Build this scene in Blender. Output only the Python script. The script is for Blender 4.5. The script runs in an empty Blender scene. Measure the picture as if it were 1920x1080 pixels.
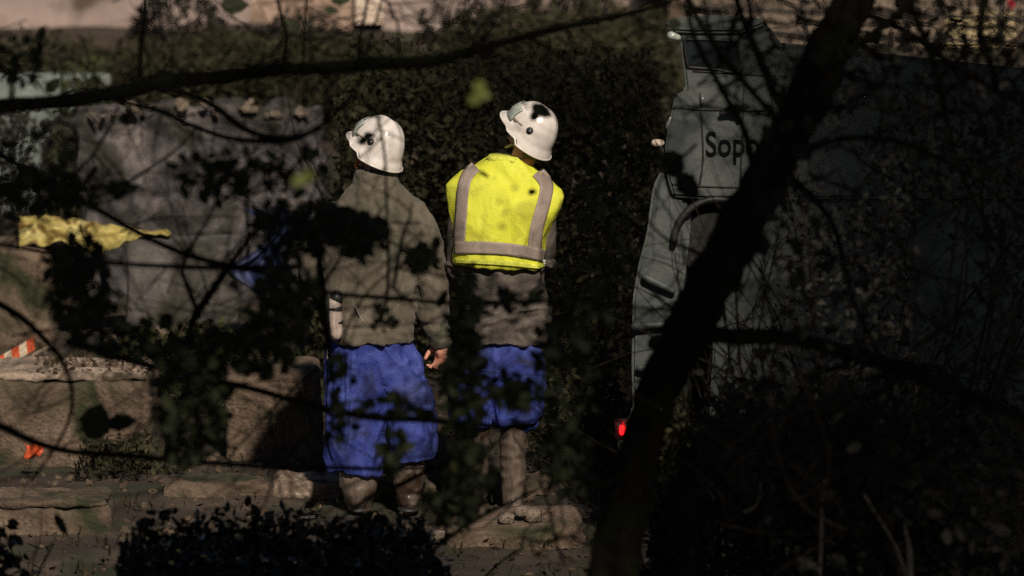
import bpy, bmesh, math, random
import numpy as np
from mathutils import Vector, Matrix, noise
from mathutils.bvhtree import BVHTree

C = bpy.context.scene.collection
SC = bpy.context.scene
R = math.radians
rng = np.random.default_rng(7)
random.seed(7)

# ------------------------------------------------------------------ camera, sky, sun, exposure
CAM = Vector((0.0, -30.0, 5.0))
FOC = 236.5
PITCH = math.atan((CAM.z - 1.01) / 30.0)
cd = bpy.data.cameras.new('camera')
cam = bpy.data.objects.new('camera', cd)
C.objects.link(cam)
cam.location = CAM
cam.rotation_euler = (math.pi / 2 - PITCH, 0, 0)
cd.lens = FOC
cd.sensor_width = 36
cd.clip_end = 3000
cd.dof.use_dof = True
cd.dof.focus_distance = 30.2
cd.dof.aperture_fstop = 2.4
SC.camera = cam

SUN_AZ, SUN_EL = R(12), R(38)          # sun stands behind the camera, a little to the right
world = bpy.data.worlds.new('World')
SC.world = world
world.use_nodes = True
wn = world.node_tree
sky = wn.nodes.new('ShaderNodeTexSky')
sky.sky_type = 'NISHITA'
sky.sun_disc = False
sky.sun_elevation = SUN_EL
sky.sun_rotation = math.pi - SUN_AZ
wn.links.new(sky.outputs[0], wn.nodes['Background'].inputs[0])
wn.nodes['Background'].inputs[1].default_value = 0.018

SUNDIR = Vector((math.sin(SUN_AZ) * math.cos(SUN_EL), -math.cos(SUN_AZ) * math.cos(SUN_EL), math.sin(SUN_EL)))
sl = bpy.data.lights.new('sun', 'SUN')
sl.energy = 3.8
sl.angle = R(2.6)
sl.color = (1.0, 0.85, 0.71)
sun = bpy.data.objects.new('sun', sl)
C.objects.link(sun)
sun.rotation_euler = SUNDIR.to_track_quat('Z', 'Y').to_euler()
sun.location = (4, -20, 20)

SC.view_settings.view_transform = 'Standard'
SC.view_settings.look = 'None'
SC.view_settings.exposure = 0
SC.view_settings.gamma = 1
SC.view_settings.use_curve_mapping = False
try:
    SC.cycles.use_denoising = False
    SC.cycles.sample_clamp_indirect = 0.6
    SC.cycles.sample_clamp_direct = 6.0
    SC.cycles.max_bounces = 5
    SC.cycles.diffuse_bounces = 3
except Exception:
    pass

# ------------------------------------------------------------------ helpers
TH = 18.0 / FOC
FW = Vector((0, math.cos(PITCH), -math.sin(PITCH)))
UP = Vector((0, math.sin(PITCH), math.cos(PITCH)))


def P(px, py, Y=0.0):
    """the point at distance row Y that the photograph shows at (px, py)"""
    d = FW + Vector((1, 0, 0)) * ((px - 960) / 960 * TH) + UP * ((540 - py) / 960 * TH)
    return CAM + d * ((Y - CAM.y) / d.y)


def S(Y=0.0):
    """metres per photo pixel at distance row Y"""
    return (Y + 30.0) / math.cos(PITCH) * TH / 960


def mat(name, cols, scale=4.0, rough=0.8, bump=0.3, metal=0.0, detail=8.0, fine=60.0, fineamt=0.25, stretch=(1, 1, 1), spec=0.5, sheen=0.0,
        stain=None, stain_scale=2.0, stain_at=(0.5, 0.6), dist=0.4, trans=0.0, bdist=0.02):
    m = bpy.data.materials.new(name)
    m.use_nodes = True
    nt = m.node_tree
    b = nt.nodes['Principled BSDF']
    tc = nt.nodes.new('ShaderNodeTexCoord')
    mp = nt.nodes.new('ShaderNodeMapping')
    mp.inputs['Scale'].default_value = stretch
    nt.links.new(tc.outputs['Object'], mp.inputs[0])
    n = nt.nodes.new('ShaderNodeTexNoise')
    n.inputs['Scale'].default_value = scale
    n.inputs['Detail'].default_value = detail
    n.inputs['Roughness'].default_value = 0.62
    n.inputs['Distortion'].default_value = dist
    nt.links.new(mp.outputs[0], n.inputs['Vector'])
    r = nt.nodes.new('ShaderNodeValToRGB')
    e = r.color_ramp.elements
    k = len(cols)
    pos = [0.32 + 0.36 * i / max(1, k - 1) for i in range(k)]
    e[0].position, e[0].color = pos[0], (*cols[0], 1)
    e[1].position, e[1].color = pos[-1], (*cols[-1], 1)
    for i in range(1, k - 1):
        x = e.new(pos[i])
        x.color = (*cols[i], 1)
    nt.links.new(n.outputs['Fac'], r.inputs[0])
    f = nt.nodes.new('ShaderNodeTexNoise')
    f.inputs['Scale'].default_value = fine
    f.inputs['Detail'].default_value = 4
    nt.links.new(mp.outputs[0], f.inputs['Vector'])
    mr = nt.nodes.new('ShaderNodeMapRange')
    mr.inputs['From Min'].default_value = 0.3
    mr.inputs['From Max'].default_value = 0.7
    mr.inputs['To Min'].default_value = 1 - fineamt
    mr.inputs['To Max'].default_value = 1 + fineamt
    nt.links.new(f.outputs['Fac'], mr.inputs['Value'])
    mx = nt.nodes.new('ShaderNodeVectorMath')
    mx.operation = 'SCALE'
    nt.links.new(r.outputs['Color'], mx.inputs[0])
    nt.links.new(mr.outputs['Result'], mx.inputs['Scale'])
    out = mx.outputs[0]
    if stain:
        sn = nt.nodes.new('ShaderNodeTexNoise')
        sn.inputs['Scale'].default_value = stain_scale
        sn.inputs['Detail'].default_value = 6
        sn.inputs['Distortion'].default_value = 1.0
        nt.links.new(tc.outputs['Object'], sn.inputs['Vector'])
        sr = nt.nodes.new('ShaderNodeMapRange')
        sr.inputs['From Min'].default_value = stain_at[0]
        sr.inputs['From Max'].default_value = stain_at[1]
        nt.links.new(sn.outputs['Fac'], sr.inputs['Value'])
        mi = nt.nodes.new('ShaderNodeMix')
        mi.data_type = 'RGBA'
        nt.links.new(sr.outputs['Result'], mi.inputs['Factor'])
        nt.links.new(out, mi.inputs[6])
        mi.inputs[7].default_value = (*stain, 1)
        out = mi.outputs[2]
    nt.links.new(out, b.inputs['Base Color'])
    b.inputs['Roughness'].default_value = rough
    b.inputs['Metallic'].default_value = metal
    b.inputs['Specular IOR Level'].default_value = spec
    if sheen:
        b.inputs['Sheen Weight'].default_value = sheen
    if bump:
        ad = nt.nodes.new('ShaderNodeMath')
        ad.operation = 'MULTIPLY_ADD'
        nt.links.new(f.outputs['Fac'], ad.inputs[0])
        ad.inputs[1].default_value = 0.35
        nt.links.new(n.outputs['Fac'], ad.inputs[2])
        bp = nt.nodes.new('ShaderNodeBump')
        bp.inputs['Strength'].default_value = bump
        bp.inputs['Distance'].default_value = bdist
        nt.links.new(ad.outputs[0], bp.inputs['Height'])
        nt.links.new(bp.outputs[0], b.inputs['Normal'])
    return m


def emit(name, col, k):
    m = bpy.data.materials.new(name)
    m.use_nodes = True
    b = m.node_tree.nodes['Principled BSDF']
    b.inputs['Base Color'].default_value = (*[c * 0.3 for c in col], 1)
    b.inputs['Emission Color'].default_value = (*col, 1)
    b.inputs['Emission Strength'].default_value = k
    return m


M = dict(
    ground=mat('dirt ground', [(0.016, 0.012, 0.008), (0.042, 0.032, 0.022), (0.10, 0.076, 0.055)], 1.7, 0.95, 1.0, stain=(0.03, 0.035, 0.015), stain_scale=1.3, stain_at=(0.52, 0.62), bdist=0.05),
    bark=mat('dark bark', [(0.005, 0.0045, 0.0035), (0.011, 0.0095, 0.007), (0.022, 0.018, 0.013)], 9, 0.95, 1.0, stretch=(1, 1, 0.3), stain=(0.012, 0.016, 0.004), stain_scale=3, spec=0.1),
    twig=mat('twig bark', [(0.007, 0.006, 0.005), (0.018, 0.014, 0.011)], 9, 0.95, 0.3, spec=0.1),
    paletwig=mat('pale dry stem', [(0.16, 0.13, 0.09), (0.34, 0.28, 0.21)], 8, 0.9, 0.3),
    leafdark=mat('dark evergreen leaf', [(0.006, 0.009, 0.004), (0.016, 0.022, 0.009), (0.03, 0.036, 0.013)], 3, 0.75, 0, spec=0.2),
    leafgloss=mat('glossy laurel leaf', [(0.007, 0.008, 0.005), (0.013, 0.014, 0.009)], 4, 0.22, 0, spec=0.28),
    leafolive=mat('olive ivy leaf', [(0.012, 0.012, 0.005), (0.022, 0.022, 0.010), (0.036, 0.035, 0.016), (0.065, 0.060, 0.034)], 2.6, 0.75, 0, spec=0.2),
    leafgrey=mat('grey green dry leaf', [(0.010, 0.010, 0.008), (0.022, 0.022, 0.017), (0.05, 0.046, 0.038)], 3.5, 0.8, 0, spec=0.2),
    leafyel=mat('yellow green leaf', [(0.035, 0.05, 0.003), (0.085, 0.10, 0.006)], 6, 0.7, 0),
    moss=mat('moss leaf', [(0.018, 0.024, 0.006), (0.048, 0.056, 0.013)], 5, 0.8, 0),
    concrete=mat('grey concrete', [(0.05, 0.047, 0.043), (0.10, 0.094, 0.086), (0.15, 0.142, 0.132)], 3.2, 0.9, 0.6, stain=(0.03, 0.028, 0.018), stain_scale=2.4, stain_at=(0.5, 0.68)),
    slab=mat('grey violet slab', [(0.028, 0.026, 0.025), (0.06, 0.055, 0.054), (0.11, 0.10, 0.10), (0.20, 0.18, 0.165)], 4.6, 0.85, 0.9, stain=(0.02, 0.02, 0.012), stain_scale=3.0, stain_at=(0.5, 0.64), bdist=0.04),
    brownstone=mat('brown weathered stone', [(0.055, 0.040, 0.028), (0.12, 0.088, 0.062), (0.20, 0.150, 0.108)], 4.2, 0.95, 0.9, stain=(0.03, 0.035, 0.014), stain_scale=2.6, stain_at=(0.52, 0.64), bdist=0.04),
    coping=mat('pale rough coping', [(0.13, 0.10, 0.075), (0.26, 0.20, 0.15), (0.42, 0.34, 0.27)], 11, 0.95, 1.0, stain=(0.08, 0.06, 0.04), stain_scale=7, bdist=0.03),
    rock=mat('rubble stone', [(0.16, 0.127, 0.097), (0.33, 0.265, 0.205), (0.48, 0.395, 0.315)], 5, 0.95, 0.8, stain=(0.05, 0.04, 0.025), stain_scale=4, stain_at=(0.5, 0.66)),
    stucco=mat('warm beige stucco', [(0.26, 0.205, 0.18), (0.36, 0.29, 0.26), (0.46, 0.375, 0.335)], 2.0, 0.9, 0.4, fine=90, stain=(0.10, 0.075, 0.055), stain_scale=1.9, stain_at=(0.48, 0.66)),
    cream=mat('cream paint', [(0.68, 0.56, 0.44), (0.78, 0.66, 0.53)], 3, 0.8, 0.2),
    peach=mat('peach plaster', [(0.36, 0.26, 0.20), (0.5, 0.37, 0.29)], 3, 0.9, 0.3, stain=(0.16, 0.11, 0.08), stain_scale=2.2),
    mint=mat('pale green plaster', [(0.13, 0.16, 0.145), (0.24, 0.29, 0.265)], 6, 0.9, 0.4),
    helmet=mat('white helmet shell', [(0.76, 0.72, 0.67), (0.84, 0.81, 0.77)], 5, 0.22, 0.03, fineamt=0.04, spec=0.6, stain=(0.58, 0.49, 0.42), stain_scale=7, stain_at=(0.56, 0.8)),
    black=mat('black rubber', [(0.010, 0.010, 0.010), (0.03, 0.03, 0.028)], 8, 0.5, 0.1),
    visor=mat('pale green visor', [(0.32, 0.38, 0.34), (0.45, 0.50, 0.46)], 8, 0.15, 0),
    strapor=mat('orange strap', [(0.55, 0.11, 0.03), (0.75, 0.2, 0.07)], 20, 0.7, 0.1),
    skin=mat('skin', [(0.55, 0.25, 0.17), (0.70, 0.36, 0.26)], 14, 0.55, 0.15),
    hair=mat('dark hair', [(0.018, 0.013, 0.009), (0.05, 0.038, 0.026)], 40, 0.7, 0.8, stretch=(1, 1, 0.2)),
    jacket=mat('olive grey jacket cloth', [(0.100, 0.088, 0.062), (0.142, 0.125, 0.094), (0.18, 0.158, 0.122)], 5, 0.85, 0.35, fine=160, fineamt=0.14, sheen=0.1, stain=(0.055, 0.055, 0.034), stain_scale=5, stain_at=(0.48, 0.66)),
    jacket2=mat('brown grey jacket cloth', [(0.070, 0.060, 0.050), (0.115, 0.100, 0.085), (0.155, 0.135, 0.118)], 6, 0.85, 0.35, fine=160, fineamt=0.14, stain=(0.025, 0.023, 0.018), stain_scale=5, stain_at=(0.5, 0.64)),
    blue=mat('blue work trousers', [(0.013, 0.023, 0.12), (0.025, 0.046, 0.27), (0.08, 0.12, 0.42)], 4.5, 0.75, 0.5, fine=110, fineamt=0.14, stain=(0.010, 0.014, 0.06), stain_scale=5, stain_at=(0.50, 0.64)),
    boot=mat('brown rubber boot', [(0.06, 0.047, 0.037), (0.13, 0.103, 0.083), (0.22, 0.18, 0.15)], 6, 0.33, 0.4, stretch=(1, 1, 0.4), stain=(0.06, 0.04, 0.028), stain_scale=5),
    vest=mat('yellow high visibility cloth', [(0.60, 0.64, 0.035), (0.74, 0.79, 0.05), (0.78, 0.83, 0.08)], 4, 0.7, 0.35, fine=120, fineamt=0.05, stain=(0.33, 0.33, 0.02), stain_scale=6, stain_at=(0.53, 0.74)),  # olive blotches stand for both dirt and leaf shadows
    tape=mat('grey reflective tape', [(0.24, 0.20, 0.17), (0.38, 0.315, 0.27)], 9, 0.5, 0.2, fine=140, fineamt=0.1),
    binding=mat('pale yellow binding', [(0.60, 0.66, 0.06), (0.75, 0.8, 0.12)], 20, 0.8, 0.1),
    pouch=mat('pinkish metal tube', [(0.26, 0.21, 0.18), (0.62, 0.53, 0.46)], 12, 0.3, 0.2, stretch=(1, 1, 0.3)),
    truck=mat('dusty grey green paint', [(0.038, 0.049, 0.047), (0.078, 0.095, 0.090), (0.125, 0.14, 0.13)], 2.6, 0.6, 0.15, fineamt=0.12, stain=(0.024, 0.035, 0.034), stain_scale=2.8, stain_at=(0.5, 0.66)),
    glass=mat('dark window glass', [(0.006, 0.010, 0.011), (0.02, 0.028, 0.03)], 3, 0.12, 0),
    letter=mat('dark lettering', [(0.004, 0.005, 0.005), (0.009, 0.010, 0.010)], 20, 0.9, 0, spec=0.05),
    chrome=mat('bright metal', [(0.7, 0.7, 0.68), (0.85, 0.85, 0.83)], 8, 0.2, 0, metal=0.9),
    tyre=mat('tyre rubber', [(0.010, 0.010, 0.010), (0.024, 0.023, 0.022)], 12, 0.85, 0.5),
    rim=mat('grey steel rim', [(0.07, 0.07, 0.07), (0.16, 0.16, 0.155)], 8, 0.5, 0.2),
    red=emit('red lamp glow', (1.0, 0.012, 0.015), 3.0),
    yellowcloth=mat('yellow tarpaulin', [(0.34, 0.26, 0.05), (0.54, 0.46, 0.15), (0.68, 0.60, 0.25)], 5, 0.65, 0.4, stain=(0.16, 0.10, 0.02), stain_scale=7),
    bluecloth=mat('dull blue tarpaulin', [(0.012, 0.018, 0.05), (0.026, 0.040, 0.13), (0.09, 0.12, 0.26)], 3.5, 0.6, 0.4, stain=(0.01, 0.012, 0.02), stain_scale=4, stain_at=(0.45, 0.6)),
    barred=mat('orange red paint', [(0.50, 0.07, 0.02), (0.62, 0.11, 0.035)], 12, 0.6, 0.1),
    barwhite=mat('cream white paint', [(0.50, 0.42, 0.30), (0.62, 0.54, 0.40)], 12, 0.6, 0.1),
    railmetal=mat('dark rusty rail', [(0.025, 0.02, 0.017), (0.06, 0.05, 0.042)], 8, 0.7, 0.3),
    yellowglow=mat('yellow glow stone', [(0.42, 0.33, 0.16), (0.62, 0.52, 0.30)], 6, 0.8, 0.5),  # a yellow glow put into the block's colour
)


def tag(o, label=None, cat=None, group=None, kind=None):
    if label: o['label'] = label
    if cat: o['category'] = cat
    if group: o['group'] = group
    if kind: o['kind'] = kind
    return o


def empty(name, loc, label=None, cat=None, group=None):
    o = bpy.data.objects.new(name, None)
    C.objects.link(o)
    o.location = loc
    o.empty_display_size = 0.1
    return tag(o, label, cat, group)


def finish(name, me, m, parent=None, smooth=True):
    """me holds WORLD coordinates; the parent is an unrotated Empty"""
    if m is not None:
        me.materials.append(m)
    o = bpy.data.objects.new(name, me)
    C.objects.link(o)
    if parent is not None:
        o.parent = parent
        off = Vector((0, 0, 0))
        p = parent
        while p is not None:
            off += p.location
            p = p.parent
        o.location = -off
    if smooth and len(me.polygons):
        me.polygons.foreach_set('use_smooth', [True] * len(me.polygons))
    return o


def pyd(name, v, f, m, parent=None, smooth=True):
    me = bpy.data.meshes.new(name)
    me.from_pydata([tuple(a) for a in v], [], f)
    me.update()
    return finish(name, me, m, parent, smooth)


def tube_geo(pts, rad, sides=8, jitter=0.0, ry=None, caps=True, off=0):
    """rings along a polyline; returns verts, faces"""
    pts = [Vector(p) for p in pts]
    V, F = [], []
    n = len(pts)
    prev = None
    allp, allr = [], []
    if caps:
        d0 = (pts[0] - pts[1]).normalized()
        allp += [pts[0] + d0 * rad[0] * 0.9, pts[0] + d0 * rad[0] * 0.6]
        allr += [rad[0] * 0.3, rad[0] * 0.75]
    allp += pts
    allr += list(rad)
    if caps:
        d1 = (pts[-1] - pts[-2]).normalized()
        allp += [pts[-1] + d1 * rad[-1] * 0.6, pts[-1] + d1 * rad[-1] * 0.9]
        allr += [rad[-1] * 0.75, rad[-1] * 0.3]
    for i, p in enumerate(allp):
        a = allp[max(0, i - 1)]
        b = allp[min(len(allp) - 1, i + 1)]
        t = (b - a).normalized()
        if prev is None:
            u = t.orthogonal().normalized()
        else:
            u = (prev - t * prev.dot(t))
            u = u.normalized() if u.length > 1e-6 else t.orthogonal().normalized()
        prev = u
        w = t.cross(u)
        for k in range(sides):
            an = 2 * math.pi * k / sides
            r = allr[i]
            if jitter:
                q = p * 9 + Vector((math.cos(an), math.sin(an), k))
                r *= 1 + jitter * noise.noise(q) * 1.6
            V.append(p + (u * math.cos(an) + w * math.sin(an)) * r)
    m = len(allp)
    for i in range(m - 1):
        for k in range(sides):
            a = off + i * sides + k
            b = off + i * sides + (k + 1) % sides
            F.append((a, b, b + sides, a + sides))
    F.append(tuple(off + k for k in range(sides))[::-1])
    F.append(tuple(off + (m - 1) * sides + k for k in range(sides)))
    return V, F


def resample(pts, rad, k=4):
    """Catmull-Rom through the points"""
    pts = [Vector(p) for p in pts]
    out, ro = [], []
    n = len(pts)
    for i in range(n - 1):
        p0, p1, p2, p3 = pts[max(0, i - 1)], pts[i], pts[i + 1], pts[min(n - 1, i + 2)]
        for j in range(k):
            t = j / k
            out.append(0.5 * ((2 * p1) + (p2 - p0) * t + (2 * p0 - 5 * p1 + 4 * p2 - p3) * t * t + (3 * p1 - p0 - 3 * p2 + p3) * t ** 3))
            ro.append(rad[i] * (1 - t) + rad[i + 1] * t)
    out.append(pts[-1])
    ro.append(rad[-1])
    return out, ro


def mesh_join(geos):
    V, F = [], []
    for v, f in geos:
        o = len(V)
        V += list(v)
        F += [tuple(i + o for i in q) for q in f]
    return V, F


def loft_geo(rings, sides=40):
    """rings: (cx, cy, z, rx, ry[, exponent]) closed solid"""
    V, F = [], []
    for q in rings:
        cx, cy, z, rx, ry = q[:5]
        ex = q[5] if len(q) > 5 else 2.3
        tilt = q[6] if len(q) > 6 else 0
        for k in range(sides):
            a = 2 * math.pi * k / sides
            c, s = math.cos(a), math.sin(a)
            x = abs(c) ** (2 / ex) * (1 if c >= 0 else -1) * rx
            y = abs(s) ** (2 / ex) * (1 if s >= 0 else -1) * ry
            V.append(Vector((cx + x, cy + y, z + tilt * x)))
    n = len(rings)
    for i in range(n - 1):
        for k in range(sides):
            a, b = i * sides + k, i * sides + (k + 1) % sides
            F.append((a, b, b + sides, a + sides))
    F.append(tuple(range(sides))[::-1])
    F.append(tuple((n - 1) * sides + k for k in range(sides)))
    return V, F


def remesh(geo, voxel, smooth_it=4):
    me = bpy.data.meshes.new('tmp')
    me.from_pydata([tuple(v) for v in geo[0]], [], geo[1])
    me.update()
    o = bpy.data.objects.new('tmp', me)
    C.objects.link(o)
    md = o.modifiers.new('r', 'REMESH')
    md.mode = 'VOXEL'
    md.voxel_size = voxel
    if smooth_it:
        s = o.modifiers.new('s', 'SMOOTH')
        s.iterations = smooth_it
        s.factor = 0.5
    dg = bpy.context.evaluated_depsgraph_get()
    dg.update()
    out = bpy.data.meshes.new_from_object(o.evaluated_get(dg))
    bpy.data.objects.remove(o)
    bpy.data.meshes.remove(me)
    return out


def displace(me, fn):
    n = len(me.vertices)
    co = [v.co.copy() for v in me.vertices]
    no = [v.normal.copy() for v in me.vertices]
    for i in range(n):
        d = fn(co[i], no[i])
        me.vertices[i].co = co[i] + no[i] * d
    me.update()


def ridged(p):
    return 1 - abs(noise.noise(p)) * 2.2


def leaves_mesh(name, centers, size, m, parent=None, aspect=0.55, hang=0.2, var=0.45, seed=1, fold=0.25):
    """many small folded leaf faces at the given centres, as one mesh"""
    g = np.random.default_rng(seed)
    c = np.asarray(centers, dtype=np.float64)
    n = len(c)
    d = g.normal(size=(n, 3))
    d[:, 2] -= hang
    d /= np.linalg.norm(d, axis=1)[:, None] + 1e-9
    u = g.normal(size=(n, 3))
    w = np.cross(d, u)
    w /= np.linalg.norm(w, axis=1)[:, None] + 1e-9
    h = np.cross(d, w)
    L = (size * (1 + var * g.uniform(-1, 1, n)))[:, None]
    a0 = c
    s1 = c + d * L * 0.35 + w * L * aspect * 0.5 + h * L * fold * 0.4
    s2 = c + d * L * 0.35 - w * L * aspect * 0.5 + h * L * fold * 0.4
    s3 = c + d * L * 0.72 + w * L * aspect * 0.36 + h * L * fold * 0.3
    s4 = c + d * L * 0.72 - w * L * aspect * 0.36 + h * L * fold * 0.3
    t = c + d * L
    V = np.stack([a0, s1, s3, t, s4, s2], axis=1).reshape(-1, 3)
    base = (np.arange(n) * 6)[:, None]
    F = np.concatenate([base + np.array([[0, 1, 2, 3]]), base + np.array([[0, 3, 4, 5]])], axis=1).reshape(-1, 4)
    me = bpy.data.meshes.new(name)
    me.vertices.add(len(V))
    me.vertices.foreach_set('co', V.ravel())
    me.loops.add(F.size)
    me.loops.foreach_set('vertex_index', F.ravel().astype(np.int32))
    me.polygons.add(len(F))
    me.polygons.foreach_set('loop_start', (np.arange(len(F)) * 4).astype(np.int32))
    me.update(calc_edges=True)
    return finish(name, me, m, parent, smooth=False)


def clumped(n, fn, thr=0.0, sc=2.0, seed=0, soft=0.25):
    """keep points where a noise field is high, so foliage has clumps and gaps"""
    out = []
    g = random.Random(seed)
    tries = 0
    while len(out) < n and tries < n * 12:
        tries += 1
        p = fn(g)
        v = noise.noise(Vector(p) * sc + Vector((seed * 3.1, 0, 0)))
        if v > thr + g.uniform(-soft, soft):
            out.append(tuple(p))
    return out


def box_geo(x0, x1, y0, y1, z0, z1, off=0):
    V = [Vector(p) for p in ((x0, y0, z0), (x1, y0, z0), (x1, y1, z0), (x0, y1, z0), (x0, y0, z1), (x1, y0, z1), (x1, y1, z1), (x0, y1, z1))]
    F = [(0, 3, 2, 1), (4, 5, 6, 7), (0, 1, 5, 4), (1, 2, 6, 5), (2, 3, 7, 6), (3, 0, 4, 7)]
    return V, F


def rough_block(name, x0, x1, y0, y1, z0, z1, m, parent=None, bev=0.03, amp=0.02, vox=0.025, sc=5, rot=0.0, lean=0.0):
    """a stone block with worn, uneven faces"""
    me = remesh(box_geo(x0, x1, y0, y1, z0, z1), vox, int(bev / vox * 6) + 1)
    c = Vector(((x0 + x1) / 2, (y0 + y1) / 2, z0))
    mtx = Matrix.Rotation(rot, 3, 'Z') @ Matrix.Rotation(lean, 3, 'X')
    for v in me.vertices:
        v.co = c + mtx @ (v.co - c)
    me.update()
    displace(me, lambda p, n: amp * (noise.fractal(p * sc, 1.0, 2.0, 4)) - amp * 0.6 * max(0, noise.noise(p * sc * 0.6 + Vector((5, 5, 5)))))
    return finish(name, me, m, parent)


def rock_mesh(seed, r, flat=0.7):
    bm = bmesh.new()
    bmesh.ops.create_icosphere(bm, subdivisions=2, radius=1)
    for v in bm.verts:
        q = v.co.normalized()
        k = 1 + 0.35 * noise.noise(q * 1.3 + Vector((seed * 1.7, 3, 1))) + 0.12 * noise.noise(q * 3.5 + Vector((seed, 0, 0)))
        b = Vector((max(-0.72, min(0.72, q.x)), max(-0.72, min(0.72, q.y)), max(-0.72, min(0.72, q.z)))) * 1.3
        v.co = b * k * r
        v.co.z *= flat
    me = bpy.data.meshes.new('stone')
    bm.to_mesh(me)
    bm.free()
    me.materials.append(M['rock'])
    me.polygons.foreach_set('use_smooth', [True] * len(me.polygons))
    return me


# ------------------------------------------------------------------ terrain
def terr(x, y):
    z = 0.0
    if y < -11:
        t = min(1, (-11 - y) / 17)
        z += 3.4 * t * t * (3 - 2 * t)
    if y > 8.6:
        t = min(1, (y - 8.6) / 3.2)
        z += 0.90 * t * t * (3 - 2 * t)
    z += 0.035 * noise.noise(Vector((x * 0.9, y * 0.9, 0))) + 0.018 * noise.noise(Vector((x * 3.1, y * 3.1, 4)))
    return z


def axis(fine0, fine1, step, far):
    a = list(np.arange(fine0, fine1, step))
    s, v = step, fine1
    while v < far:
        a.append(v)
        s *= 1.35
        v += s
    s, v = step, fine0 - step
    while v > -far:
        a.insert(0, v)
        s *= 1.35
        v -= s
    return a


xs, ys = axis(-4, 4, 0.09, 700), axis(-8, 14, 0.09, 700)
V = [(x, y, terr(x, y)) for y in ys for x in xs]
W = len(xs)
F = [(j * W + i, j * W + i + 1, (j + 1) * W + i + 1, (j + 1) * W + i) for j in range(len(ys) - 1) for i in range(W - 1)]
tag(pyd('ground', V, F, M['ground']), kind='structure')

# ------------------------------------------------------------------ lit building and walls at the top of the picture
YB = 13.6
bld = empty('building', (P(300, 40, YB).x, YB, 0.85), 'warm lit building with beige and peach plaster walls along the top left edge', 'building')
xa, xb, xc, xd, xe = [P(q, 30, YB).x for q in (-700, 470, 668, 718, 1290)]
pyd('wall', *box_geo(xa, xb, YB, YB + 5, 0.6, 4.2), M['stucco'], bld, False)
o = pyd('wall', *box_geo(xb, xc, YB + 0.02, YB + 5, 0.6, 4.2), M['peach'], bld, False)
o['label'] = 'peach plastered stretch of wall'
o = pyd('pillar', *box_geo(xc, xd, YB - 0.12, YB + 0.1, 0.95, 4.2), M['cream'], bld, False)
o['label'] = 'cream painted pillar'
pyd('wall', *box_geo(xd, xe, YB + 0.03, YB + 5, 0.6, 4.2), M['stucco'], bld, False)
pyd('plinth', *box_geo(xa, xb - 0.003, YB - 0.06, YB, 0.6, P(0, 44, YB).z), M['stucco'], bld, False)
pyd('ledge', *box_geo(P(395, 0, YB).x, P(560, 0, YB).x, YB - 0.16, YB - 0.002, P(0, 50, YB).z, P(0, 43, YB).z), M['railmetal'], bld, False)
rv, rf = [(xa - .3, YB - .4, 4.2), (xe + .2, YB - .4, 4.2), (xe + .2, YB + 5.3, 4.2), (xa - .3, YB + 5.3, 4.2), (xa - .3, YB + 2.5, 5.6), (xe + .2, YB + 2.5, 5.6)], \
    [(0, 1, 5, 4), (2, 3, 4, 5), (0, 4, 3), (1, 2, 5), (0, 3, 2, 1)]
pyd('roof', rv, rf, M['railmetal'], bld, False)

# rubble stone wall, top right: every stone an object
YS = 12.6
sw = empty('stone_wall', (P(1600, 60, YS).x, YS, 0.85), 'lit rubble stone wall above the truck roof at the top right', 'wall')
pyd('mortar', *box_geo(P(1255, 0, YS).x, P(2150, 0, YS).x, YS + 0.02, YS + 0.4, 0.6, 2.6), M['brownstone'], sw, False)
rocks = [rock_mesh(i, 1.0) for i in range(8)]
g = random.Random(11)
row = 0
z = 0.80
while z < 2.0:
    x = P(1270, 0, YS).x + g.uniform(0, 0.1)
    rh = g.uniform(0.055, 0.095)
    while x < P(2020, 0, YS).x:
        rw = g.uniform(0.06, 0.14)
        o = bpy.data.objects.new('stone', rocks[g.randrange(8)])
        C.objects.link(o)
        o.parent = sw
        o.location = Vector((x + rw * 0.5, YS + 0.02, z + g.uniform(-.012, .012))) - sw.location
        o.scale = (rw * 0.62, 0.07, rh * 0.85)
        o.rotation_euler = (0, g.uniform(-.2, .2), 0)
        x += rw
    z += rh * 1.05
fr = empty('railing', (P(1500, 20, 12.2).x, 12.2, 0.9), 'dark metal railing in front of the lit stone wall', 'railing')
for q0, q1, a, b in ((1290, 2050, 14, 40), (1290, 2050, 58, 84)):
    A, B = P(q0, a, 12.2), P(q1, b, 12.2)
    V, F = tube_geo([A, (A + B) / 2, B], [0.018] * 3, 8)
    pyd('rail', V, F, M['railmetal'], fr)
for q in (1330, 1510, 1700, 1880):
    A, B = P(q, -10, 12.2), P(q, 150, 12.2)
    V, F = tube_geo([A, (A + B) / 2, B], [0.013] * 3, 8)
    pyd('post', V, F, M['railmetal'], fr)
tag(rough_block('glow_block', P(1770, 0, 12.35).x, P(1905, 0, 12.35).x, 12.28, 12.46, P(0, 62, 12.35).z - 0.1, P(0, 24, 12.35).z, M['yellowglow'], None, 0.03, 0.02, 0.02, 8),  # block added for a yellow glow, carried by its colour
    'pale yellow block standing in for a yellow glow beside the railing at the top right corner', 'block')
V, F = tube_geo([P(1896, 10, 12.1), P(1896, 4, 12.1)], [0.022, 0.022], 10)
tag(pyd('red_lamp', V, F, emit('faint red lamp', (0.6, 0.01, 0.04), 0.35)), 'tiny dim red lamp at the very top right corner', 'lamp')

# mint panel far left
mp_ = empty('garden_wall', (P(100, 190, 9.6).x, 9.6, 0.3), 'low pale green wall below the dark hedge at the left edge', 'wall')
for a, b in ((-160, 18), (22, 112), (116, 206)):
    rough_block('panel', P(a, 0, 9.6).x, P(b, 0, 9.6).x, 9.55, 9.7, 0.1, P(0, 138, 9.6).z, M['mint'], mp_, 0.01, 0.008, 0.02, 8)

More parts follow.
